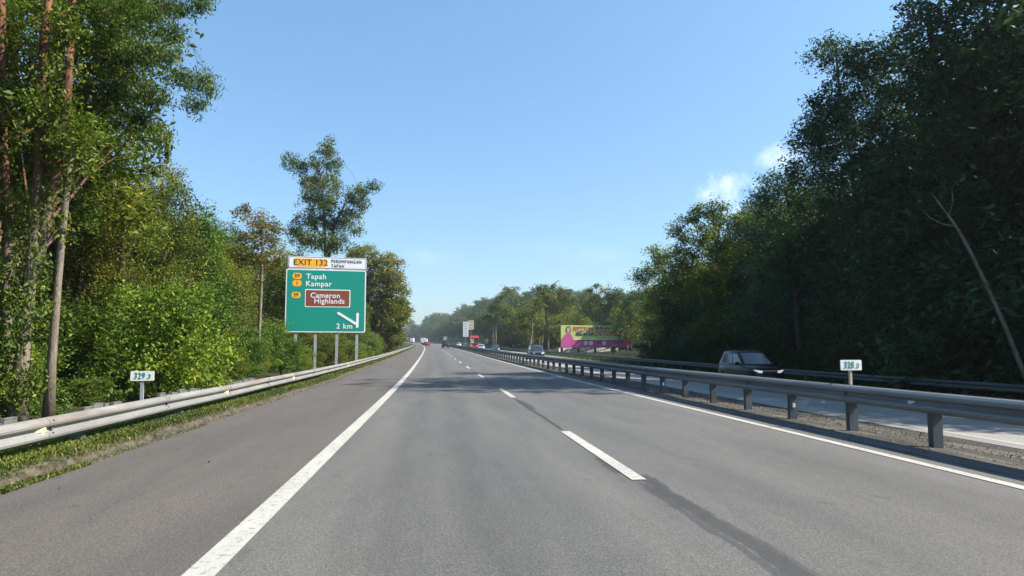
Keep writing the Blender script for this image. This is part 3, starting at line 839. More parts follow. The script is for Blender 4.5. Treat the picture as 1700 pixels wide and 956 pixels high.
for pz in (455, 480, 510, 540):
    G().box((0, 0, 0), (gw * .96, 0.04, 0.07)).obj('rail', M['sign_post'], sg, loc=(0, 0.055 + .012, T(pz)))

def km_sign(px, py, d, wpx, hpx, txt, rz, label, postmat, pw, zb=0.0):
    c = at(px, py, d); k_ = d / FPX; gz = ground(c.x, c.y)
    r = empty('kilometre_sign', (c.x, c.y, gz), rz=rz, label=label, cat='kilometre sign')
    z = c.z - gz
    b_ = plate('sign_panel', wpx * k_, hpx * k_, 0.02, M['km_white'], r, 0, z, -0.02, 0.02)
    text(txt[0], hpx * k_ * 0.92, M['km_green'], b_, (-wpx * k_ * 0.34, -0.006, 0), bold=0.001, sx=.72, ext=0.002, space=1.12)
    text(txt[1], hpx * k_ * 0.68, M['km_green'], b_, (wpx * k_ * 0.19, -0.006, -hpx * k_ * 0.06), bold=0.0005, sx=.85, ext=0.002, space=1.05)
    G().box((0, 0.02, (z + zb) / 2), (pw, 0.05, z - zb + hpx * k_ * .6)).obj('post', postmat, r)
    return r
km_sign(236.5, 624, 16.6, 36, 16, ('329', '.3'), R_(6), 'small white kilometre sign with green 329 on a grey post', M['sign_post'], 0.07)
km_sign(1412, 606, 13.0, 38.5, 17, ('328', '.3'), R_(4), 'small white kilometre sign with green figures standing in the median', M['wood'], 0.045, zb=0.66)

# small grey board on a post at the far bend and far pale signs
def small_sign(px, py, d, w, h, label, mat, name='road_sign', zextra=0, cat='road sign', posts=1, lines=0):
    c = at(px, py, d); gz = ground(c.x, c.y)
    r = empty(name, (c.x, c.y, gz), label=label, cat=cat); z = c.z - gz
    p_ = plate('sign_panel', w, h, 0.05, mat, r, 0, z, -0.05, 0.05)
    for i in range(lines):
        G().box((0, 0, 0), (w * .7, 0.01, h / (lines * 3))).obj('text_line', M['sign_grey'], p_, loc=(0, -0.01, h * (.5 - (i + .6) / (lines + .2))))
    for i in range(posts):
        x = 0 if posts == 1 else (i - .5) * w * .6
        G().box((x, 0.08, (z + h * .4) / 2), (0.12, 0.1, z + h * .4)).obj('post', M['sign_post'], r)
    return r
small_sign(739, 561.5, 260, 1.3, 1.3, 'small grey square road sign above the dark pickup in the distance', M['sign_grey'])
small_sign(773.2, 546.5, 245, 1.85, 5.2, 'tall narrow white board with faint lines on a post near the red lorry', M['sign_white'], lines=8)
small_sign(782, 539.5, 262, 2.0, 3.4, 'beige board on a post just above the red lorry', M['print_cream'], lines=3)
small_sign(670.5, 562, 420, 1.6, 1.9, 'far white road sign by the left verge at the bend', M['sign_white'])
small_sign(666.5, 567, 380, 1.4, 1.0, 'far low white board beside the left rail at the bend', M['sign_white'])

# billboard
BD = 150.0
c = at(989, 558.5, BD); k_ = BD / FPX
bb = empty('billboard', (c.x, c.y, ground(c.x, c.y)), rz=R_(10), label='wide lime and magenta advertising billboard standing among the trees', cat='billboard')
bz = c.z - bb.location.z; BW, BH = 123 * k_, 36.5 * k_
bd = G().box((0, 0, 0), (BW, 0.3, BH)).obj('board', M['lime'], bb, loc=(0, 0, bz))
def bx_(x): return (x - 782) * BW / 1385          # zoomed pixel -> board metres
def bz_(y): return -(y - 310) * BH / 405
def flat(name, pts, mat, lay):
    G().poly([(bx_(x), 0, bz_(y)) for x, y in pts], (0, 0.02, 0)).obj(name, mat, bd, loc=(0, -0.155 - 0.012 * lay, 0))
flat('print_band', [(92, 512), (1474, 512), (1474, 365), (92, 365)], M['magenta'], 0)
flat('print_band', [(345, 355), (1200, 355), (1255, 180), (1290, 180), (1225, 385), (345, 385)], M['print_cream'], 1)
flat('print_band', [(350, 400), (1200, 400), (1200, 372), (350, 372)], M['deep_magenta'], 1.5)
flat('print_swoosh', [(1360, 512), (1474, 512), (1474, 200), (1420, 150), (1400, 300), (1370, 400)], M['deep_magenta'], 1)
flat('print_swoosh', [(1270, 200), (1400, 180), (1380, 380), (1250, 420), (1240, 330)], M['print_teal'], 2)
flat('print_bottle', [(1290, 230), (1330, 230), (1340, 380), (1275, 380)], M['print_pale'], 3)
flat('print_figure', [(92, 512), (345, 512), (320, 330), (275, 262), (230, 240), (185, 262), (120, 330), (92, 430)], M['magenta'], 3)
flat('print_hair', [(188, 240), (185, 150), (215, 125), (255, 125), (280, 155), (278, 240)], M['print_dark'], 3.5)
flat('print_face', [(205, 235), (203, 165), (225, 145), (250, 148), (262, 175), (258, 225), (232, 250)], M['skin_print'], 4)
for x in (575, 678, 945):
    flat('print_round', [(x + 42 * math.cos(i * math.pi / 5), 430 + 42 * math.sin(i * math.pi / 5)) for i in range(10)], M['print_pale'], 2)
flat('print_oval', [(830 + 60 * math.cos(i * math.pi / 5), 425 + 22 * math.sin(i * math.pi / 5)) for i in range(10)], M['deep_magenta'], 2)
def bt(s, x, y, hpx, wpx, mat):
    o = text(s, hpx * BH / 405 * 1.42, mat, bd, (bx_(x), -0.2, bz_(y)), bold=0.035, ext=0.01, shear=0.15)
    xs = [v.co.x for v in o.data.vertices]
    o.scale.x = wpx * BW / 1385 / max(max(xs) - min(xs), 1e-3)
    return o
bt('FITZTOX', 320, 182, 78, 430, M['print_red']); bt('BUKAN', 765, 158, 55, 300, M['print_dark'])
bt('SEKADAR', 375, 268, 60, 360, M['print_dark']); bt('DETOKS', 755, 255, 85, 455, M['print_red'])
for x in (-.48, -.24, 0.0, .24, .46):
    G().box((x * BW, .4, bz / 2), (0.35, .35, bz)).obj('post', M['trim'], bb)
for x in (-.36, -.12, .12, .34):
    G().tube([(x * BW - 1.5, .5, .2), (x * BW + 1.5, .5, bz - BH / 2)], 0.10, 5).obj('brace', M['trim'], bb)
# zinc fence seen between the billboard legs
zf = empty('zinc_fence', (c.x - 1, c.y + 3, ground(c.x, c.y) ), rz=R_(10), label='pale corrugated sheet fence seen between the billboard legs', cat='fence')
hz = max(1.0, bz - BH / 2 - 0.3)
for i in range(9):
    g = G()
    for j in range(6): g.box((j * .25, (j % 2) * .05, hz / 2), (.25, .04, hz))
    g.obj('sheet', M['sign_white'], zf, loc=(-BW * .42 + i * 1.52, 0, 0))

# ================================================================== TREES
TRI = [0]
def hero(name, label, cat, bpx, bd_, ell, lmat, bmat, seed, trunk=None, r0=.22, r1=.08, limbs=10, color=(1, 1, 1, 1), group=None, base_u=None, depthk=1.0, rise=0.9, vine=None, lr=0.3, **ck):
    """a tree whose blobs stand where the photograph shows them: ell = (px, py, rpx, rpy[, depth offset m])"""
    c = at(bpx, 560, bd_); bx, by = c.x, c.y
    gz = ground(bx, by)
    root = empty(name, (bx, by, gz), label=label, cat=cat, group=group); B = root.location
    r = random.Random(seed); blobs = []
    for e in ell:
        dd = bd_ + (e[4] if len(e) > 4 else r.uniform(-1.5, 1.5)); p = at(e[0], e[1], dd) - B; k_ = dd / FPX
        rx, rz = e[2] * k_, e[3] * k_
        blobs.append((p.x, p.y, p.z, rx, (rx + rz) * .55 * depthk, rz))
    if trunk: paths = [[at(x, y, bd_ + dz) - B for x, y, dz in t] for t in trunk]
    else:
        top = max(blobs, key=lambda b: b[2]); paths = [wob_path(r, (0, 0, -.3), (top[0] * .8, top[1] * .8, top[2]), 6, .25)]
    paths[0][0].z = min(paths[0][0].z, -.2)
    g = None
    for i, pth in enumerate(paths):
        me = trunk_mesh('trunk', r, pth, r0 if i == 0 else r0 * .8, r1, blobs if i == 0 else blobs[::2], bmat, limbs=limbs if i == 0 else max(2, limbs // 2), rise=rise, lr=lr)
        link('trunk', me, root)
    cm = crown_mesh('crown', blobs, lmat, seed, **ck); TRI[0] += len(cm.polygons) * 2
    o = link('crown', cm, root); o.color = color
    if vine:                                             # creepers climbing the stems
        vb = []
        for pth in paths:
            for i in range(22):
                t = r.uniform(*vine) * (len(pth) - 1); j = min(int(t), len(pth) - 2); p = pth[j].lerp(pth[j + 1], t - j)
                q = r.uniform(.16, .38); vb.append((p.x + r.uniform(-.35, .35), p.y + r.uniform(-.45, .1), p.z, q, q, q * 1.7))
        cv = crown_mesh('creeper', vb, M['leaf_near'], seed + 500, llen=.12, clump=.26, per=24, dens=.5, flat=1.2, up=.2, droop=.8, shell=.4)
        link('creeper', cv, root)
    return root

NEAR = dict(llen=.125, clump=.42, per=62, dens=1.15)
# --- left side, near
hero('tall_broadleaf_tree', 'tall tree with thick vine-wrapped reddish trunks at the left edge of the photo', 'tree', 30, 18.0,
     [(55, 40, 75, 60, 2), (130, 75, 75, 45, 1), (20, 150, 60, 55, 2.5), (118, 165, 50, 45, 2), (150, 190, 60, 40, 2), (20, 265, 50, 50, 2), (180, 250, 50, 32, 2), (118, 300, 45, 40, 2.4), (15, 350, 36, 40, 2), (180, 15, 70, 40), (10, 60, 40, 50), (150, 285, 40, 28, 2), (130, 360, 34, 34, 3), (5, 470, 24, 50, 1)],
     M['leaf_near'], M['bark_red'], 11, trunk=[[(28, 694, -1.4), (34, 620, -1.4), (44, 520, -1.4), (56, 400, -1.3), (64, 280, -1.2), (66, 180, -1), (74, 60, -.5), (88, -60, 0)], [(48, 500, -1.1), (74, 375, -1.2), (98, 270, -1.2), (112, 160, -1.2), (122, -20, -.6)], [(8, 690, -.6), (10, 540, -.6), (14, 400, -.6), (6, 240, -.4), (2, -50, -.4)]],
     r0=.19, r1=.075, limbs=11, vine=(.0, .98), **NEAR)
hero('feathery_tree', 'feathery-leaved tree whose branches droop over the verge at top left', 'tree', 105, 20.5,
     [(225, 25, 60, 34), (285, 8, 44, 18), (330, 6, 28, 12), (205, 95, 55, 40), (258, 88, 40, 28), (285, 52, 26, 20), (296, 128, 30, 22), (335, 140, 26, 18), (326, 175, 18, 18), (354, 152, 14, 11), (250, 160, 36, 24), (232, 205, 40, 26), (264, 225, 20, 18), (190, 150, 40, 36)],
     M['leaf_blue'], M['bark_dark'], 12, trunk=[[(96, 690, 3), (92, 520, 3), (96, 330, 3), (118, 180, 1.5), (165, 80, .5), (215, 30, 0), (270, 6, 0)]], r0=.16, r1=.03, limbs=14,
     llen=.12, clump=.30, per=50, dens=1.05, flat=.8, asp=.3, up=.25, droop=.9, shell=.15, rise=.15, lr=.25)
hero('slender_tree', 'slender straight pale-grey trunk standing bare just left of the near rail', 'tree', 82, 17.0,
     [(122, 262, 40, 30, .5), (110, 215, 44, 34, .3), (140, 225, 36, 26)], M['leaf_near'], M['bark_pale'], 13,
     trunk=[[(80, 696, 0), (86, 600, 0), (95, 480, 0), (107, 350, 0), (114, 290, 0), (122, 240, 0)]], r0=.115, r1=.06, limbs=3, **NEAR)
V_ = dict(llen=.125, clump=.46, per=62, dens=.95, flat=.9, up=.3, droop=.6)
hero('vine_covered_tree', 'vine-covered tree right behind the left kilometre sign', 'tree', 200, 27,
     [(190, 315, 55, 42), (215, 385, 50, 55), (165, 400, 48, 52), (195, 470, 58, 50), (160, 520, 50, 50), (215, 560, 52, 48), (150, 600, 45, 40), (205, 625, 50, 30)],
     M['leaf_near'], M['bark_dark'], 14, r0=.2, **V_)
hero('vine_covered_tree', 'olive-green creeper-hung tree on the skyline right of the tall left trees', 'tree', 275, 31,
     [(262, 300, 42, 30), (290, 330, 32, 34), (240, 350, 46, 42), (300, 385, 34, 42), (258, 425, 46, 50), (288, 490, 44, 55), (262, 560, 46, 50), (285, 615, 40, 30)],
     M['leaf_mid'], M['bark_dark'], 15, r0=.2, color=(1.15, 1.05, .9, 1), **V_)
hero('vine_covered_tree', 'bright green vine-curtained tree left of the golden crown', 'tree', 335, 36,
     [(325, 372, 34, 30), (350, 400, 30, 30), (330, 440, 40, 48), (352, 500, 36, 50), (322, 530, 38, 52), (345, 590, 40, 36)],
     M['leaf_near'], M['bark_dark'], 16, r0=.2, color=(.85, 1.1, .9, 1), llen=.17, clump=.45, per=38, dens=.85, flat=.9, up=.3, droop=.6)
hero('golden_leaved_tree', 'slim tree with golden-brown crown over a thin pale trunk left of the exit sign', 'tree', 428, 42,
     [(430, 372, 26, 20), (402, 352, 24, 11), (458, 372, 22, 16), (410, 395, 26, 22), (445, 405, 30, 26), (392, 425, 24, 20), (430, 435, 32, 24), (455, 436, 18, 18)],
     M['leaf_gold'], M['bark_pale'], 17, trunk=[[(428, 640, 0), (430, 560, 0), (434, 470, 0), (436, 400, 0), (432, 360, 0)]], r0=.12, r1=.06, limbs=8, llen=.17, clump=.42, per=36, dens=.75, shell=.15, color=(1.15, 1.05, .9, 1))
hero('vine_covered_tree', 'dark green vine-smothered tree between the golden tree and the exit sign', 'tree', 470, 60,
     [(482, 450, 34, 36), (470, 520, 34, 45), (488, 580, 38, 34), (445, 480, 30, 34), (450, 560, 36, 44)],
     M['leaf_mid'], M['bark_dark'], 18, r0=.2, llen=.2, clump=.55, per=34, dens=.8, flat=.9, up=.3, droop=.6, color=(.7, .95, .8, 1))
hero('tall_open_tree', 'tall open-crowned tree rising above the forest directly over the exit sign', 'tree', 548, 72,
     [(543, 246, 17, 20), (552, 272, 20, 17), (482, 268, 14, 15), (500, 276, 13, 18), (524, 270, 14, 14), (528, 300, 24, 22), (618, 310, 14, 10), (600, 318, 16, 14), (582, 326, 17, 18), (600, 340, 14, 14), (518, 330, 24, 20), (552, 306, 20, 16), (546, 336, 26, 20),
      (582, 356, 20, 16), (516, 366, 32, 22), (556, 370, 32, 22), (592, 384, 12, 11), (508, 398, 30, 22), (550, 404, 36, 22), (488, 385, 14, 14), (510, 300, 14, 14)],
     M['leaf_mid'], M['bark_pale'], 19, trunk=[[(548, 640, 0), (548, 500, 0), (540, 420, 0), (538, 350, 0), (532, 300, 0), (543, 262, 0)], [(544, 430, 0), (556, 370, 0), (572, 340, 0), (604, 318, 0)]], r0=.22, r1=.05, limbs=16,
     llen=.22, clump=.52, per=36, dens=.8, flat=.8, up=.25, droop=.4, shell=.12, rise=1.2, color=(1.0, 1.05, .95, 1))
hero('round_tree', 'dense round-crowned olive tree overhanging the road just right of the exit sign', 'tree', 612, 118,
     [(600, 424, 28, 18), (640, 445, 28, 26), (655, 490, 24, 38), (620, 480, 36, 40), (585, 455, 28, 34), (640, 530, 36, 34), (668, 520, 14, 26), (600, 530, 36, 38), (655, 560, 20, 18), (612, 575, 34, 20), (572, 500, 24, 50)],
     M['leaf_mid'], M['bark_dark'], 20, r0=.45, llen=.40, clump=1.0, per=44, dens=1.7, color=(1.3, 1.1, .95, 1))

# --- right side, near: dark wall of trees seen against the light
D_ = dict(llen=.20, clump=.62, per=48, dens=1.05, flat=.7)
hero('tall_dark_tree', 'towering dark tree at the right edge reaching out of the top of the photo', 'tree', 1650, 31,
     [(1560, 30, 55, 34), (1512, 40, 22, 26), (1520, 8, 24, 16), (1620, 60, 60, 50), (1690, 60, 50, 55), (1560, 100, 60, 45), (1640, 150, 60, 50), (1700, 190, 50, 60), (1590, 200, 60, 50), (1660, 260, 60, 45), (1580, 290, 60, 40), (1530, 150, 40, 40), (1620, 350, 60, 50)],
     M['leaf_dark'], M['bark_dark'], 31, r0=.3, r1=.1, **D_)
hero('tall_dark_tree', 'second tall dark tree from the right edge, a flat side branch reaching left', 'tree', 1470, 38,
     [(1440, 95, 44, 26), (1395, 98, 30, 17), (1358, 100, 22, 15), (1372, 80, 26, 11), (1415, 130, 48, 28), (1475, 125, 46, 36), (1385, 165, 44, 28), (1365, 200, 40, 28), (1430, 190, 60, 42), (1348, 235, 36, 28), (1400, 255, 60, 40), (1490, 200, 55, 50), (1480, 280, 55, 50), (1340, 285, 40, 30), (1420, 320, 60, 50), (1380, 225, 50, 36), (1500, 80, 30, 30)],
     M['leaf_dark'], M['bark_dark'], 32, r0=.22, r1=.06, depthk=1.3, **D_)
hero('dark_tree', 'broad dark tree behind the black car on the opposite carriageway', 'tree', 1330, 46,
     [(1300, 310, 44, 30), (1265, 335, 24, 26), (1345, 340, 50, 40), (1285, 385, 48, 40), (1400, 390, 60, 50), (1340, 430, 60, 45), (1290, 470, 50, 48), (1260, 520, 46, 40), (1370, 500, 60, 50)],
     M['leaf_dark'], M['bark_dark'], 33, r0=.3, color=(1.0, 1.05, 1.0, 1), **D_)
hero('broadleaf_tree', 'sunlit green tree with a ragged open top left of the dark roadside trees', 'tree', 1200, 58,
     [(1180, 350, 30, 16), (1150, 362, 26, 18), (1124, 384, 20, 12), (1205, 368, 28, 22), (1238, 375, 30, 26), (1165, 396, 36, 24), (1205, 415, 44, 32), (1145, 425, 34, 26), (1235, 450, 46, 42), (1180, 470, 50, 40), (1130, 470, 36, 34), (1200, 530, 50, 40)],
     M['leaf_mid'], M['bark_dark'], 34, r0=.22, llen=.25, clump=.6, per=36, dens=1.0, shell=.2, flat=.75, color=(1.25, 1.3, 1.05, 1))  # leaf tint raised so the shaded crown looks sunlit
hero('broadleaf_tree', 'lower spreading tree just right of the billboard with layered branches', 'tree', 1110, 76,
     [(1092, 422, 22, 13), (1062, 460, 22, 11), (1088, 448, 30, 20), (1112, 432, 26, 20), (1080, 482, 28, 20), (1120, 472, 38, 28), (1096, 515, 36, 30), (1130, 520, 38, 38), (1096, 552, 30, 24)],
     M['leaf_mid'], M['bark_dark'], 35, r0=.22, llen=.28, clump=.7, per=32, dens=1.0, shell=.2, flat=.75, color=(1.1, 1.25, 1.05, 1))  # brighter leaf tint stands in for sunlight on this crown
# bare leaning trunk on the right
r = random.Random(5); c = at(1712, 600, 24)
lt = empty('leaning_tree', (c.x, c.y, ground(c.x, c.y)), label='slender bare pale trunk leaning left in front of the dark trees at right', cat='tree')
pth = [at(x, y, 24) - lt.location for x, y in ((1716, 660), (1692, 600), (1668, 540), (1640, 478), (1612, 420), (1590, 380), (1570, 352), (1545, 318))]
g = G(); g.tube(pth, [.085, .075, .07, .062, .055, .045, .03, .012], 8)
g.tube([at(x, y, 24) - lt.location for x, y in ((1588, 376), (1565, 372), (1545, 362), (1530, 348))], [.03, .022, .016, .008], 5)
g.tube([at(x, y, 24) - lt.location for x, y in ((1575, 358), (1582, 335), (1580, 310))], [.02, .014, .006], 5)
g.obj('trunk', M['bark_pale'], lt, True)
# --- far hero trees on the right
FH = dict(llen=.5, clump=1.1, per=26, dens=1.2)
hero('golden_leaved_tree', 'distant golden-green tree on a thin pale trunk left of the billboard', 'tree', 876, 122,
     [(875, 520, 20, 14), (893, 505, 16, 10), (860, 528, 16, 12), (890, 535, 20, 14), (872, 545, 16, 8)], M['leaf_gold'], M['bark_pale'], 41, r0=.22, r1=.12, limbs=4, color=(.9, 1.15, 1, 1), shell=.2, llen=.45, clump=.9, per=22, dens=.8)
hero('tall_open_tree', 'distant tree with a small tufted top above two pale trunks near the lorry', 'tree', 822, 178,
     [(842, 482, 9, 7), (835, 492, 8, 6), (822, 512, 16, 12), (838, 520, 16, 14), (812, 530, 12, 12)], M['leaf_mid'], M['bark_pale'], 42,
     trunk=[[(822, 582, 0), (823, 545, 0), (826, 515, 0), (840, 484, 0)], [(819, 582, .5), (818, 545, .5), (817, 520, .5)]], r0=.28, r1=.12, limbs=4, shell=.2, **FH)
hero('tall_open_tree', 'distant tree with one long branch jutting up right of the golden tree', 'tree', 905, 170,
     [(895, 482, 14, 8), (915, 476, 10, 4), (908, 495, 20, 12), (935, 488, 16, 8), (920, 508, 22, 14), (945, 498, 12, 9)], M['leaf_mid'], M['bark_dark'], 43, r0=.3,
     trunk=[[(905, 585, 0), (906, 530, 0), (908, 495, 0), (916, 474, 0), (928, 465, 0)]], shell=.2, **FH)
hero('round_tree', 'distant dense round tree above the right end of the billboard', 'tree', 1025, 170,
     [(1020, 488, 17, 12), (1038, 500, 14, 14), (1008, 503, 16, 14), (1028, 515, 22, 16)], M['leaf_mid'], M['bark_dark'], 44, r0=.35, color=(.8, .9, .9, 1), **FH)
hero('tall_open_tree', 'distant wispy-topped tree above the middle of the billboard', 'tree', 988, 172,
     [(990, 474, 8, 4), (978, 482, 9, 5), (1000, 482, 8, 4), (986, 496, 16, 12), (978, 512, 18, 14)], M['leaf_mid'], M['bark_pale'], 45, r0=.3, color=(1.1, 1.05, 1.15, 1), shell=.1, **FH)

# --- prototypes copied through the forest
def proto_tree(name, blobs, lmat, bmat, seed, H, r0, **ck):
    root = empty(name); r = random.Random(seed)
    link('trunk', trunk_mesh('trunk', r, wob_path(r, (0, 0, -.5), (0, 0, H * .82), 6, .25), r0, r0 * .3, blobs, bmat, limbs=9, n=7, twigs=1), root)
    cm = crown_mesh('crown', blobs, lmat, seed, **ck); TRI[0] += len(cm.polygons) * 2
    link('crown', cm, root); return root
def rblobs(seed, H, zb, R, n, rb, prof):
    r = random.Random(seed); out = []
    for i in range(n):
        t = (i + r.random()) / n; z = zb + (H - zb - rb * .6) * t; rad = R * prof(t) * math.sqrt(r.uniform(.1, 1)); a = i * 2.4 + r.uniform(-.5, .5)
        s = rb * r.uniform(.75, 1.25)
        out.append((math.cos(a) * rad, math.sin(a) * rad, z, s, s, s * r.uniform(.55, .85)))
    return out
pro = {}
dome = lambda t: math.sqrt(max(0.05, 1 - (t * 1.0 - .25) ** 2 * 1.3))
col_ = lambda t: 1 - .35 * t
umb = lambda t: .45 + .55 * t
def proto_set(key, kind, mat, seed, H, zb, R, n, rb, prof, r0=.22, barkm='bark_dark', **ck):
    pro[key] = proto_tree(kind, rblobs(seed, H, zb, R, n, rb, prof), M[mat], M[barkm], seed, H, r0, **ck)
proto_set('broad_a', 'broadleaf_tree', 'leaf_mid', 101, 12, 3.0, 3.2, 15, 1.7, dome, llen=.24, clump=.6, per=30, dens=.75)
proto_set('broad_b', 'broadleaf_tree', 'leaf_mid', 102, 14, 4.5, 3.0, 14, 1.6, dome, llen=.24, clump=.55, per=30, dens=.75)
proto_set('vine_a', 'vine_covered_tree', 'leaf_near', 103, 10, 0.4, 2.0, 15, 1.5, col_, llen=.145, clump=.5, per=50, dens=.8, flat=.9, up=.3, droop=.6)
proto_set('vine_b', 'vine_covered_tree', 'leaf_mid', 104, 9, 0.4, 2.2, 14, 1.5, col_, llen=.145, clump=.5, per=50, dens=.8, flat=.9, up=.3, droop=.6)
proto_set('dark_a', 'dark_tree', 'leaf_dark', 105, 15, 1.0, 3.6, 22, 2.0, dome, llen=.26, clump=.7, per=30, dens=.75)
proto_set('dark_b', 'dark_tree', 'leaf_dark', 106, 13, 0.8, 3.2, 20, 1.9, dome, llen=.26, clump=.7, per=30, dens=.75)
proto_set('shrub_a', 'shrub', 'leaf_near', 107, 2.4, 0.2, 1.2, 9, .65, col_, r0=.05, llen=.105, clump=.30, per=46, dens=.8)
proto_set('shrub_b', 'shrub', 'leaf_near', 108, 3.2, 0.2, 1.0, 9, .7, col_, r0=.05, llen=.115, clump=.34, per=46, dens=.8, droop=.6)
proto_set('far_a', 'forest_tree', 'leaf_mid', 109, 14, 2.0, 4.2, 14, 2.3, dome, r0=.35, llen=.62, clump=1.3, per=18, dens=.95)
proto_set('far_b', 'forest_tree', 'leaf_mid', 110, 16, 3.0, 3.6, 13, 2.1, dome, r0=.35, llen=.62, clump=1.2, per=18, dens=.95)
proto_set('far_c', 'forest_tree', 'leaf_mid', 111, 15, 6.0, 4.0, 10, 1.9, umb, r0=.3, barkm='bark_pale', llen=.6, clump=1.1, per=18, dens=.85)
ZONES = {
 'trees of the dense forest behind the left rail': [(18, 'green tree in the tangle behind the thick reddish trunks'), (30, 'vine-hung tree in the forest wall behind the left kilometre sign'),
    (48, 'vine-hung tree in the forest wall between the left kilometre sign and the golden tree'), (72, 'leafy tree in the forest wall beside and behind the exit sign'), (99999, 'leafy tree of the forest behind the round-crowned olive tree')],
 'shrubs at the forest edge behind the left rail': [(18, 'leafy shrub at the foot of the slender bare trunk'), (26, 'leafy shrub beside the left kilometre sign'), (38, 'leafy shrub behind the rail between the left kilometre sign and the golden tree'),
    (52, 'leafy shrub behind the rail at the foot of the golden tree'), (99999, 'leafy shrub behind the posts of the exit sign and beyond')],
 'dark trees of the forest wall on the right': [(26, 'dark shaded tree at the far right behind the leaning bare trunk'), (42, 'dark shaded tree in the forest wall behind the median kilometre sign'), (60, 'dark shaded tree in the forest wall behind the black car'), (99999, 'dark shaded tree in the forest wall between the black car and the billboard')],
 'shrubs at the foot of the dark trees on the right': [(30, 'dim shrub under the dark trees behind the median kilometre sign'), (50, 'dim shrub under the dark trees behind the black car'), (99999, 'dim shrub behind the far guard rail between the black car and the billboard')],
 'trees of the distant wood around the billboard': [(110, 'distant green tree just right of the billboard'), (165, 'distant green tree directly behind the billboard'), (99999, 'distant green tree between the billboard and the red lorry')],
 'hazy trees on the wooded rise beyond the far bend': [(320, 'hazy tree on the wooded rise above the red lorry'), (460, 'hazy tree on the wooded rise above the black pickup'), (99999, 'bluish far tree low over the end of the road')]}
used = set()
def plant(key, u, y, s, label, cat, group, color=None, zs=1.0, rr=rnd):
    p = RP(u, y); p.z = ground(p.x, p.y) - .1
    if group in ZONES and not label.startswith('tall'): label = next(l for lim, l in ZONES[group] if y < lim)
    c = color or (1, 1, 1, 1); j = rr.uniform(.8, 1.2); c = (c[0] * j * rr.uniform(.82, 1.25), c[1] * j, c[2] * j * rr.uniform(.85, 1.1), 1)
    src = pro[key]; sv = (s * rr.uniform(.92, 1.08), s * rr.uniform(.92, 1.08), s * zs); rz = rr.uniform(0, 6.28)
    if key not in used:
        used.add(key); src.location = p; src.rotation_euler = (0, 0, rz); src.scale = sv
        tag(src, label, cat, group)
        for ch in src.children: ch.color = c
        return src
    return copy_tree(src, p, rz, sv, c, label=label, category=cat, group=group)
fr = random.Random(77)
# left forest
GLV = ('vines-hung tree in the dense green wall behind the left rail', 'tree', 'trees of the dense forest behind the left rail')
for y in list(np.arange(27, 46, 4.7)):
    plant(fr.choice(['vine_a', 'vine_b']), -12.6 + fr.uniform(-.6, .6), y, fr.uniform(.72, .88), *GLV, color=(.95, 1.0, .9))
for y in list(np.arange(15, 100, 5.5)):
    plant(fr.choice(['vine_a', 'vine_b', 'broad_a']), -17 + fr.uniform(-1, 1), y + fr.uniform(-1, 1), fr.uniform(.88, 1.02), *GLV)
for y in list(np.arange(10, 110, 7)):
    plant(fr.choice(['broad_a', 'broad_b']), -24 + fr.uniform(-2, 2), y, fr.uniform(.9, 1.05), *GLV)
for y in list(np.arange(20, 120, 9)):
    plant(fr.choice(['broad_a', 'broad_b']), -33 + fr.uniform(-2, 2), y, fr.uniform(1.0, 1.15), *GLV)
for y in (9, 12.5, 16, 20, 24):
    plant(fr.choice(['vine_a', 'vine_b', 'broad_b']), -14.5 + fr.uniform(-1, 1), y, 1.15, *GLV)
for y in (62, 68, 74, 80, 87, 95, 103, 111):
    plant(fr.choice(['vine_a', 'vine_b']), -11.5 + fr.uniform(-.6, .3), y, fr.uniform(.8, .95), *GLV)
for y in list(np.arange(122, 420, 13)):
    plant(fr.choice(['far_a', 'far_b']), -13 + fr.uniform(-1.5, 0), y, fr.uniform(.6, .75), 'far tree lining the left side of the bend', 'tree', 'far trees lining the left side of the bend', color=(1.1, 1.05, .95))
for y in list(np.arange(120, 640, 18)):
    plant(fr.choice(['far_a', 'far_b']), -26 + fr.uniform(-3, 3), y, fr.uniform(.8, .95), 'far tree lining the left side of the bend', 'tree', 'far trees lining the left side of the bend')
# shrubs behind the left rail
GS = ('leafy green shrub at the forest edge behind the left rail', 'shrub', 'shrubs at the forest edge behind the left rail')
for y in list(np.arange(16.5, 62, 2.7)):
    plant(fr.choice(['shrub_a', 'shrub_b']), -9.5 + fr.uniform(-1.2, .4), y, fr.uniform(.35, .8), *GS, color=(1.0, 1.1, 1.0) if fr.random() < .7 else (1.1, 1.15, .9))
for y in list(np.arange(13, 62, 3.4)):
    plant(fr.choice(['shrub_a', 'shrub_b']), -11.4 + fr.uniform(-1.0, .4), y, fr.uniform(.9, 1.4), *GS, color=(.8, .95, .9))
for y in list(np.arange(62, 125, 3.2)):
    plant(fr.choice(['shrub_a', 'shrub_b']), -8.8 + fr.uniform(-.8, .4), y, fr.uniform(.7, 1.2), *GS)
plant('shrub_b', -8.9, 24.5, 1.35, 'tall light-green bush beside the left kilometre sign', 'shrub', None, color=(.95, 1.2, .95))
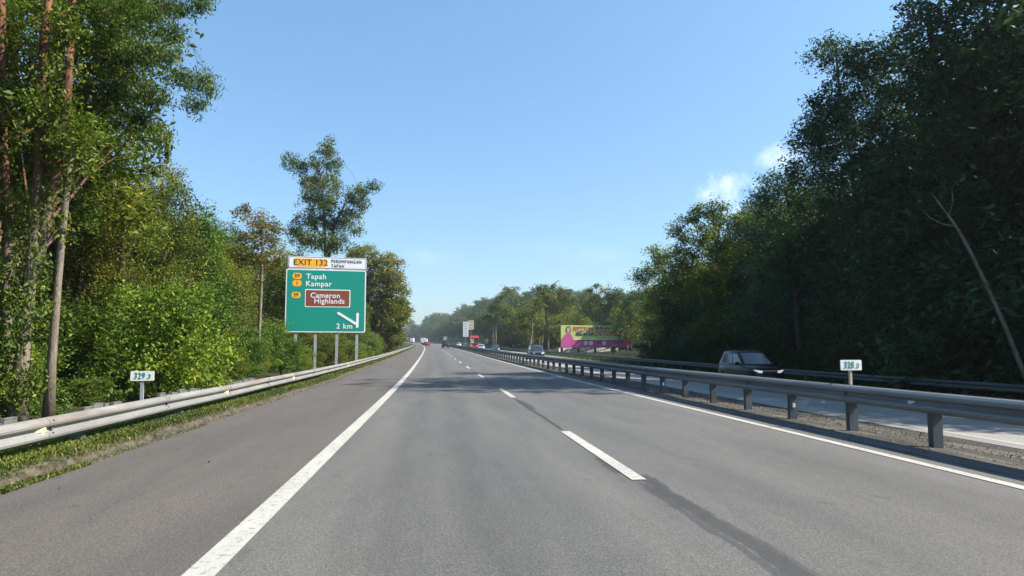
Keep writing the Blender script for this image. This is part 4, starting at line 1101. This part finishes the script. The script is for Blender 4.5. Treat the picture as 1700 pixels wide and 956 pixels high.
# right forest
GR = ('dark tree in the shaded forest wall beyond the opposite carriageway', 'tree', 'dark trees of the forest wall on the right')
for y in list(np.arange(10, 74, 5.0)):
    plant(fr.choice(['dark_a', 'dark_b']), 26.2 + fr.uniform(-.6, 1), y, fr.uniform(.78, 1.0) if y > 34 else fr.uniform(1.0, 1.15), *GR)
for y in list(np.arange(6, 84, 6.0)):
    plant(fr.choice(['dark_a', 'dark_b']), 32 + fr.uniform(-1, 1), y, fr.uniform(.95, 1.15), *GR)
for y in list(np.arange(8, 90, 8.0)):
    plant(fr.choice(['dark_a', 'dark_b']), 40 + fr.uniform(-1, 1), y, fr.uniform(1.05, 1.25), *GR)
for y in list(np.arange(12, 76, 3.0)):
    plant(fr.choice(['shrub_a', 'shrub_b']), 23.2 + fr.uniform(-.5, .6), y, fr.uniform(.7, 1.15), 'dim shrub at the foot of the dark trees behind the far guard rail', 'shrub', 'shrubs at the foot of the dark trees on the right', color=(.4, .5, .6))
for (u, y, s) in ((25.5, 25.0, 1.62), (26, 30, 1.2)):
    plant('dark_a', u, y, s, *GR)
# right middle distance
GM = ('green tree in the distant wood around the billboard', 'tree', 'trees of the distant wood around the billboard')
for y in list(np.arange(84, 210, 9)):
    u0 = 31 if y < 92 else (42 if y < 165 else 29)
    plant(fr.choice(['broad_a', 'broad_b'] if y < 120 else ['far_a', 'far_b', 'far_c']), u0 + fr.uniform(-1, 2), y, fr.uniform(.62, .8), *GM, color=(1.15, 1.1, .95))
for k in range(46):
    y = fr.uniform(120, 260); u = fr.uniform(34, 78) if y > 165 else fr.uniform(46, 80)
    plant(fr.choice(['far_a', 'far_b', 'far_c']), u, y, fr.uniform(.7, 1.0), *GM, color=fr.choice([(1.2, 1.15, .9), (.8, .95, .85), (1, 1.05, 1), (1.35, 1.15, .8)]))
GH = ('hazy tree on the wooded rise beyond the far bend', 'tree', 'hazy trees on the wooded rise beyond the far bend')
for k in range(170):
    y = fr.uniform(205, 640); u = 28 + abs(fr.gauss(0, 30))
    plant(fr.choice(['far_a', 'far_b', 'far_c']), u, y, fr.uniform(.8, 1.15), *GH, color=(.8, .9, .85))
for k in range(70):
    y = fr.uniform(480, 980); u = 27 + fr.uniform(0, 40)
    plant(fr.choice(['far_a', 'far_b', 'far_c']), u, y, fr.uniform(.95, 1.25), *GH, color=(.85, .95, .85))
for k in range(30):
    y = fr.uniform(640, 1100); u = fr.uniform(-30, 60)
    if -14 < u < 26: continue
    plant(fr.choice(['far_a', 'far_b']), u, y, fr.uniform(.9, 1.2), *GH, color=(.8, .9, .85))
print('leaf tris', TRI[0])
# broad banana-like plants and hanging vines at the forest edge
def big_leaf_plant(u, y, s, label, n=8, col=(1, 1, 1, 1)):
    p = RP(u, y); p.z = ground(p.x, p.y)
    root = empty('banana_plant', p, label=label, cat='plant'); r = random.Random(int(y * 10))
    for i in range(n):
        a = i * 2.4 + r.uniform(-.3, .3); L_ = s * r.uniform(.7, 1.1); el = r.uniform(.7, 1.25); P = []
        c = Vector((0, 0, .3 * s)); d = Vector((math.cos(a) * math.cos(el), math.sin(a) * math.cos(el), math.sin(el))); sd = Vector((-math.sin(a), math.cos(a), 0)); rows = []
        for k in range(7):
            t = k / 6; w = .17 * s * math.sin(math.pi * min(1, t * .92 + .06)) ** .7 * (0 if k == 0 else 1) + .012
            rows.append((c + sd * w + Vector((0, 0, .04 * s)), c.copy(), c - sd * w + Vector((0, 0, .04 * s))))
            c = c + d * L_ / 6; d = (d + Vector((0, 0, -.26))).normalized()
        V = [v for rw_ in rows for v in rw_]; F = []
        for k in range(6): F += [(3*k, 3*k+1, 3*k+4, 3*k+3), (3*k+1, 3*k+2, 3*k+5, 3*k+4)]
        me = pymesh('leaf', V, F, M['leaf_near'], True)
        for nm, v in (('var', r.uniform(.4, .8)), ('tone', .6)):
            at2 = me.attributes.new(nm, 'FLOAT', 'POINT'); at2.data.foreach_set('value', [v] * len(V))
        o = link('leaf', me, root); o.color = col
    G().tube([(0, 0, 0), (0, 0, .4 * s)], .05 * s, 6).obj('stem', M['bark_dark'], root)
big_leaf_plant(-8.3, 27.6, 0.95, 'small banana plant with upright pale leaves just behind the left rail', col=(1.0, 1.1, .9, 1))
big_leaf_plant(-8.8, 42.0, 1.0, 'banana plant under the golden tree beside the rail', 8, (.5, .65, .5, 1))
big_leaf_plant(33.5, 130, 2.0, 'dark palm-like plant at the foot of the billboard', 9, (.7, .8, .7, 1))
def vines(px, py0, py1, d, label, seed, n=7):
    r = random.Random(seed); c = at(px, py1, d); gz = ground(c.x, c.y)
    root = empty('hanging_vines', (c.x, c.y, c.z), label=label, cat='vines')
    rg = np.random.default_rng(seed)
    for i in range(n):
        x = px + r.uniform(-12, 12); a = at(x, py0 + r.uniform(-6, 6), d + r.uniform(-.4, .4)) - root.location; b_ = at(x + r.uniform(-4, 4), py1 + r.uniform(-30, 10), d) - root.location
        m_ = a.lerp(b_, .5) + Vector((.05, 0, 0))
        o = G().tube([a, m_, b_], .006, 4).obj('strand', M['bark_dark'], root)
        t = rg.random(60)[:, None]; C = np.array(a) * (1 - t) + np.array(b_) * t + rg.normal(0, .04, (60, 3))
        o2 = link('leaves', quads_mesh('leaves', leaf_quads(rg, C, .11, .5, .2, .8), rg.random(60), np.full(60, .5), M['leaf_near']), o)
vines(272, 218, 292, 20, 'thin leafy vines hanging from the drooping branch against the sky at left', 6, 6)

# ================================================================== VEHICLES
def ring_loft(g, rings, close=True, capA=False, capB=False):
    n = len(rings[0]); V = [v for r_ in rings for v in r_]; F = []
    for i in range(len(rings) - 1):
        for k in range(n if close else n - 1):
            F.append((i * n + k, i * n + (k + 1) % n, (i + 1) * n + (k + 1) % n, (i + 1) * n + k))
    if capA: F.append(tuple(reversed(range(n))))
    if capB: F.append(tuple((len(rings) - 1) * n + k for k in range(n)))
    return g.add(V, F)
def car(name, label, cat, loc, rz, L=4.4, W=1.84, H=1.66, hood=1.15, tailk='suv', paint=(0.01, 0.011, 0.013), group=None, lights='front', detail=True, plate_mat=None):
    pm = bpy.data.materials.get('paint_%s' % str(paint)) or plain('paint_%s' % str(paint), paint, 0.30, metal=.0, spec=.22, var=.05, scale=2, coat=.12)
    root = empty(name, loc, rz, label=label, cat=cat, group=group)
    h2, hw = L / 2, W / 2; bz = H * .60; ghood = hood
    wsb = h2 - ghood                                          # windscreen base
    # body: sections along the length
    st = [(-h2, .48, bz * .80, .80), (-h2 + .05, .36, bz * .95, .90), (-h2 + .35, .28, bz, .97), (-.6, .25, bz, 1.0), (wsb - .05, .25, bz, 1.0),
          (wsb + ghood * .35, .26, bz * .965, .98), (wsb + ghood * .7, .27, bz * .91, .95), (h2 - .10, .30, bz * .82, .88), (h2, .40, bz * .62, .78)]
    if tailk == 'sedan': st[1] = (-h2 + .05, .36, bz * .88, .9); st[2] = (-h2 + .6, .28, bz * .95, .97)
    rings = []
    for (y, zl, zt, k) in st:
        w = hw * k; zm = zl + (zt - zl) * .5
        half = [(w * .80, zl), (w * .96, zl + .06), (w, zm - .08), (w * .995, zm + .08), (w * .965, zt - .07), (w * .90, zt - .01), (w * .5, zt + .025)]
        rings.append([(x, y, z) for x, z in half] + [(0, y, zt + .035)] + [(-x, y, z) for x, z in reversed(half)])
    ring_loft(G(), rings, True, True, True)
    g = G(); ring_loft(g, rings, True, True, True); g.obj('body', pm, root, True)
    # cabin
    rear = {'suv': (-h2 + .12, -h2 + .50), 'hatch': (-h2 + .15, -h2 + .60), 'mpv': (-h2 + .08, -h2 + .30), 'sedan': (-h2 + .65, -h2 + 1.25), 'pickup': (-.75, -.55)}[tailk]
    ft = wsb - (.95 if tailk != 'mpv' else 1.05)
    wb, wt = hw * .92, hw * .73
    def plan(y0, y1, w, z, bow=.06):
        return [(w, y0 + .10, z), (w * 1.0, (y0 + y1) / 2, z), (w, y1 - .12, z), (w * .82, y1 - .02, z), (0, y1 + bow, z), (-w * .82, y1 - .02, z), (-w, y1 - .12, z), (-w, (y0 + y1) / 2, z), (-w, y0 + .10, z), (-w * .86, y0, z), (0, y0 - bow * .6, z), (w * .86, y0, z)]
    A, B_ = plan(rear[0], wsb + .06, wb, bz - .01), plan(rear[1], ft, wt, H - .055)
    C_ = plan(rear[1] + .06, ft - .05, wt * .93, H - .01); D2 = plan(rear[1] + .5, ft - .4, wt * .5, H + .006)
    g = G(); ring_loft(g, [A, B_, C_, D2], True, False, True); g.obj('cabin', pm, root, True)
    def side(s, t, q, o=.008):
        y = (rear[0] + (wsb - rear[0]) * t) * (1 - q) + (rear[1] + (ft - rear[1]) * t) * q
        x = (wb * (1 - q) + wt * q) + o
        return (s * x, y, (bz) * (1 - q) + (H - .06) * q)
    def window(pts, parent=root, nm='window'):
        g = G(); V = [Vector(p) for p in pts]; g.add(V, [tuple(range(len(V)))]); return g.obj(nm, M['glass'], parent)
    for s in (-1, 1):
        sp = ((.10, .30), (.335, .60), (.635, .93)) if tailk != 'pickup' else ((.12, .48), (.53, .9))
        for (a, b) in sp: window([side(s, a + (.05 if a < .2 else 0), .10), side(s, b + (.02 if b > .9 else 0), .10), side(s, b - (.02 if b > .9 else 0), .86), side(s, a + (.03 if a < .2 else 0), .86)][::s])
    def endp(y0, y1, x, q, o): return (x, y0 + (y1 - y0) * q + o, bz + (H - .06 - bz) * q)
    for nm, y0, y1, o in (('windscreen', wsb + .07, ft, .035), ('rear_window', rear[0], rear[1], -.035)):
        ws = []
        for q in (.08, .92):
            wq = (wb * (1 - q) + wt * q)
            bow = .075 * (1 if o > 0 else -.6)
            row = [endp(y0, y1, -wq * .88, q, o * .3 + (.0)), endp(y0, y1, -wq * .45, q, o * .6 + bow * .6), endp(y0, y1, 0, q, o * .6 + bow * .95), endp(y0, y1, wq * .45, q, o * .6 + bow * .6), endp(y0, y1, wq * .88, q, o * .3)]
            ws.append(row)
        pts = ws[0] + ws[1][::-1]
        V = ws[0] + ws[1]; F = [(i, i + 1, i + 6, i + 5) for i in range(4)]
        if o < 0: F = [f[::-1] for f in F]
        G().add(V, F).obj(nm, M['glass'], root, True)
    # wheels
    wr = .34 if H > 1.55 else .30
    for y in (-h2 + .82, h2 - .86):
        for s in (-1, 1):
            ar = G(); n = 14
            ar.poly([(0, (wr + .065) * math.cos(math.pi * i / n - .0), (wr + .065) * math.sin(math.pi * i / n)) for i in range(n + 1)], (s * .02, 0, 0))
            ar.obj('wheel_arch', M['trim'], root, loc=(s * (hw * .985 - .005), y, wr))
            wh = G(); R1 = [(wr * .62, .0), (wr * .93, .01), (wr, .05), (wr, .17), (wr * .93, .21), (wr * .62, .21)]
            rr_ = [[(s * x, q * math.cos(2 * math.pi * k / 18), q * math.sin(2 * math.pi * k / 18)) for k in range(18)] for q, x in R1]
            ring_loft(wh, rr_, True); w_ = wh.obj('wheel', M['tyre'], root, True, loc=(s * (hw - .20), y, wr))
            rm_ = G(); 
            for k in range(5):
                a = 2 * math.pi * k / 5; rm_.poly([(s * .19, math.cos(a + q) * rr2, math.sin(a + q) * rr2) for q, rr2 in ((-.35, wr * .62), (.35, wr * .62), (.9, wr * .12), (-.9, wr * .12))], (s * .012, 0, 0))
            rm_.obj('rim', M['rim'], w_)
            G().poly([(s * .12, math.cos(2 * math.pi * k / 12) * wr * .63, math.sin(2 * math.pi * k / 12) * wr * .63) for k in range(12)], (s * .01, 0, 0)).obj('hub', M['trim'], w_)
    # lamps, grille, bumper, plates, mirrors
    zf = bz * .70
    for s in (-1, 1):
        g = G(); g.poly([(s * hw * .42, h2 + .005, zf - .04), (s * hw * .80, h2 - .10, zf - .05), (s * hw * .86, h2 - .20, zf + .10), (s * hw * .80, h2 - .12, zf + .11), (s * hw * .42, h2 - .02, zf + .06)][::s], (0, .035, 0))
        g.obj('headlight', M['lamp'], root)
        g = G(); g.poly([(s * hw * .60, -h2 - .01, zf - .02), (s * hw * .88, -h2 + .03, zf - .02), (s * hw * .90, -h2 + .06, zf + .24), (s * hw * .62, -h2 + .0, zf + .24)][::s], (0, -.03, 0)); g.obj('tail_light', M['tail'], root)
        g = G(); g.box((s * (hw + .09), wsb - .32, bz + .08), (.20, .10, .15)).obj('mirror', pm, root)
    G().box((0, h2 - .005, zf - .01), (hw * .84, .06, .15)).obj('grille', M['trim'], root)
    if detail: G().box((0, h2 + .01, zf + .055), (hw * 1.0, .03, .022)).obj('chrome_strip', M['chrome'], root)
    G().box((0, h2 - .02, .40), (hw * 1.25, .08, .16)).obj('bumper', M['trim'], root); G().box((0, -h2 - .01, .42), (hw * 1.4, .08, .20)).obj('bumper', M['trim'], root)
    for s in (-1, 1):
        G().box((0, s * (h2 + .055), .50), (.50, .015, .12)).obj('number_plate', plate_mat or M['plate'], root)
    if tailk in ('suv', 'mpv'):
        for s in (-1, 1): G().tube([(s * wt * .86, rear[1] + .25, H - .0), (s * wt * .88, rear[1] + .45, H + .03), (s * wt * .88, ft - .45, H + .03), (s * wt * .86, ft - .25, H)], .016, 5).obj('roof_rail', M['trim'], root)
    return root
def road_pt(u, y, dz=0.008): return RP(u, y, dz)
def facing(y, to_camera): return (heading(y) * 1 + (math.pi if to_camera else 0))
def put(px, depth, u_hint=None):
    c = at(px, 575, depth); return c.x + Lf(c.y), c.y
SUV = car('suv', 'black family car with headlights lit passing on the opposite carriageway', 'car', road_pt(16.15, 35.6), math.pi, L=4.5, W=1.82, H=1.76, paint=(0.008, 0.009, 0.011))
for ch in SUV.children:
    if ch.name.startswith(('headlight', 'chrome_strip')): ch.data.materials.clear(); ch.data.materials.append(M['lit_lamp_and_trim'])  # lit headlights; the same glow is put on the chrome strip, no lamp itself
# other traffic
u, y = put(893, 92); car('people_carrier', 'dark blue people carrier on the opposite carriageway left of the billboard', 'car', road_pt(13.2, y), facing(y, True), L=4.6, W=1.82, H=1.80, tailk='mpv', paint=(0.05, 0.065, 0.10), hood=.95)
u, y = put(831, 148); car('hatchback', 'small dark teal car on the opposite carriageway between the lorry and the people carrier', 'car', road_pt(13.2, y), facing(y, True), L=4.0, W=1.75, H=1.50, tailk='hatch', paint=(0.03, 0.07, 0.09))
u, y = put(803, 185); car('sedan', 'silver saloon car just right of the red lorry', 'car', road_pt(13.1, y), facing(y, True), L=4.6, W=1.8, H=1.48, tailk='sedan', paint=(0.40, 0.42, 0.44))
u, y = put(757, 250); car('sedan', 'white car behind the red lorry on the opposite carriageway', 'car', road_pt(13.0, 290), facing(290, True), L=4.6, W=1.8, H=1.6, tailk='suv', paint=(0.60, 0.61, 0.62))
car('hatchback', 'grey car half hidden behind the median rail left of the red lorry', 'car', road_pt(12.9, 252), facing(252, True), L=4.2, W=1.8, H=1.6, tailk='hatch', paint=(0.16, 0.18, 0.20))
y = 190; car('pickup', 'black pickup ahead in the right lane seen from behind', 'car', road_pt(4.0, y), facing(y, False), L=5.0, W=1.9, H=1.78, tailk='pickup', paint=(0.008, 0.011, 0.010), plate_mat=M['sign_white'])
y = 268; car('hatchback', 'red car ahead in the left lane seen from behind', 'car', road_pt(0.1, y), facing(y, False), L=4.1, W=1.75, H=1.55, tailk='hatch', paint=(0.50, 0.05, 0.03))
y = 300; car('hatchback', 'dark car just beyond the red car in the left lane', 'car', road_pt(-.2, y), facing(y, False), L=4.1, W=1.75, H=1.55, tailk='hatch', paint=(0.05, 0.06, 0.07))
def truck(label, loc, rz, cabc, boxm, L=9.0, W=2.45, H=3.7, cat='lorry', stripes=False, flatbed=False, group=None):
    root = empty('lorry', loc, rz, label=label, cat=cat, group=group); hw = W / 2; h2 = L / 2
    pm = plain('paint_cab', cabc, .35, coat=.5, var=.04)
    cl = 2.1; cz = .75; ch = H * .80
    prof = [(h2, cz), (h2 + .02, cz + .9), (h2 - .10, ch - .55), (h2 - .30, ch - .08), (h2 - .55, ch), (h2 - cl, ch), (h2 - cl, cz)]
    G().poly([(-hw, y, z) for y, z in prof], (W, 0, 0)).obj('cab', pm, root)
    G().add([(-hw * .88, h2 + .035, cz + 1.02), (hw * .88, h2 + .035, cz + 1.02), (hw * .84, h2 - .09, ch - .62), (-hw * .84, h2 - .09, ch - .62)], [(0, 1, 2, 3)]).obj('windscreen', M['glass'], root)
    for s in (-1, 1):
        G().add([(s * (hw + .012), h2 - .25, cz + 1.02), (s * (hw + .012), h2 - 1.3, cz + 1.02), (s * (hw + .012), h2 - 1.3, ch - .62), (s * (hw + .012), h2 - .40, ch - .62)][::-s], [(0, 1, 2, 3)]).obj('window', M['glass'], root)
        G().box((s * hw * .72, h2 + .04, cz + .22), (.38, .05, .2)).obj('headlight', M['lamp'], root)
        G().box((s * (hw + .14), h2 - .05, ch - .95), (.10, .10, .6)).obj('mirror', M['trim'], root)
    G().box((0, h2 + .04, cz + .6), (W * .55, .04, .5)).obj('grille', M['trim'], root)
    G().box((0, h2 + .03, cz - .12), (W * .98, .14, .34)).obj('bumper', pm, root)
    if stripes:
        for i in range(3):
            G().poly([(hw * .2, h2 + .07 - i * .0, cz + .95 + .42 * i), (hw * .98, h2 + .06, cz + 1.15 + .42 * i), (hw * .98, h2 + .06, cz + 1.30 + .42 * i), (hw * .2, h2 + .07, cz + 1.10 + .42 * i)], (0, .02, 0)).obj('stripe', M['sign_white'], root)
    G().box((0, -.9, .85), (W * .9, L - .6, .22)).obj('chassis', M['trim'], root)
    if flatbed:
        G().box((0, h2 - cl - .15 - (L - cl - .3) / 2, 1.03), (W, L - cl - .3, .12)).obj('deck', boxm, root)
        G().box((0, h2 - cl - .3, 1.9), (W, .1, 1.7)).obj('headboard', boxm, root)
    else: G().box((0, h2 - cl - .15 - (L - cl - .3) / 2, .97 + (H - .97) / 2), (W, L - cl - .3, H - .97)).obj('cargo_box', boxm, root)
    for y in (h2 - 1.2, -h2 + 1.2, -h2 + 2.35):
        for s in (-1, 1):
            g = G(); g.tube([(s * (hw - .3), y, .5), (s * (hw - .01), y, .5)], .5, 16); w_ = g.obj('wheel', M['tyre'], root)
            G().tube([(s * (hw - .02), y, .5), (s * (hw + .01), y, .5)], .26, 10).obj('rim', M['rim'], w_)
    for s in (-1, 1): G().box((s * hw * .8, -h2 - .02, .75), (.4, .05, .16)).obj('tail_light', M['tail'], root)
    return root
truck('red lorry with white stripes on its cab coming along the opposite carriageway', road_pt(13.4, 224), facing(224, True)+.12, (0.45, 0.02, 0.014), plain('lorry_bed', (.12, .05, .05), .7), L=11, W=2.6, H=4.9, stripes=True, flatbed=True)
GT = None
truck('far white box lorry ahead in the left lane at the bend', road_pt(-.3, 560), facing(560, False), (.5, .5, .5), M['sign_white'], L=9, H=3.8)
truck('far pale blue-white box lorry just right of the white lorry at the bend', road_pt(2.9, 455), facing(455, False), (.3, .4, .55), M['sign_white'], L=9, H=3.7)
truck('far white van-bodied lorry beyond the red car', road_pt(.4, 345), facing(345, False), (.6, .6, .6), M['sign_white'], L=6.5, W=2.2, H=3.0)

# ================================================================== HAZE
g = G().box((0, 760, 34), (2600, 2300, 96)); hz = g.obj('haze', None) if False else None
me = pymesh('haze', g.V, g.F, [])
hm = bpy.data.materials.new('haze'); hm.use_nodes = True
hn = hm.node_tree.nodes; hn.clear()
ho = hn.new('ShaderNodeOutputMaterial'); hv = hn.new('ShaderNodeVolumePrincipled')
hv.inputs['Color'].default_value = (0.80, 0.90, 1.0, 1); hv.inputs['Density'].default_value = 0.00023; hv.inputs['Anisotropy'].default_value = 0.3
hm.node_tree.links.new(hv.outputs[0], ho.inputs['Volume'])
me.materials.append(hm)
tag(link('haze', me), 'thin pale haze over the road and forest', 'haze', kind='stuff')
cy.volume_step_rate = 4
print('tris', sum(len(m.polygons) * 2 for m in bpy.data.meshes))
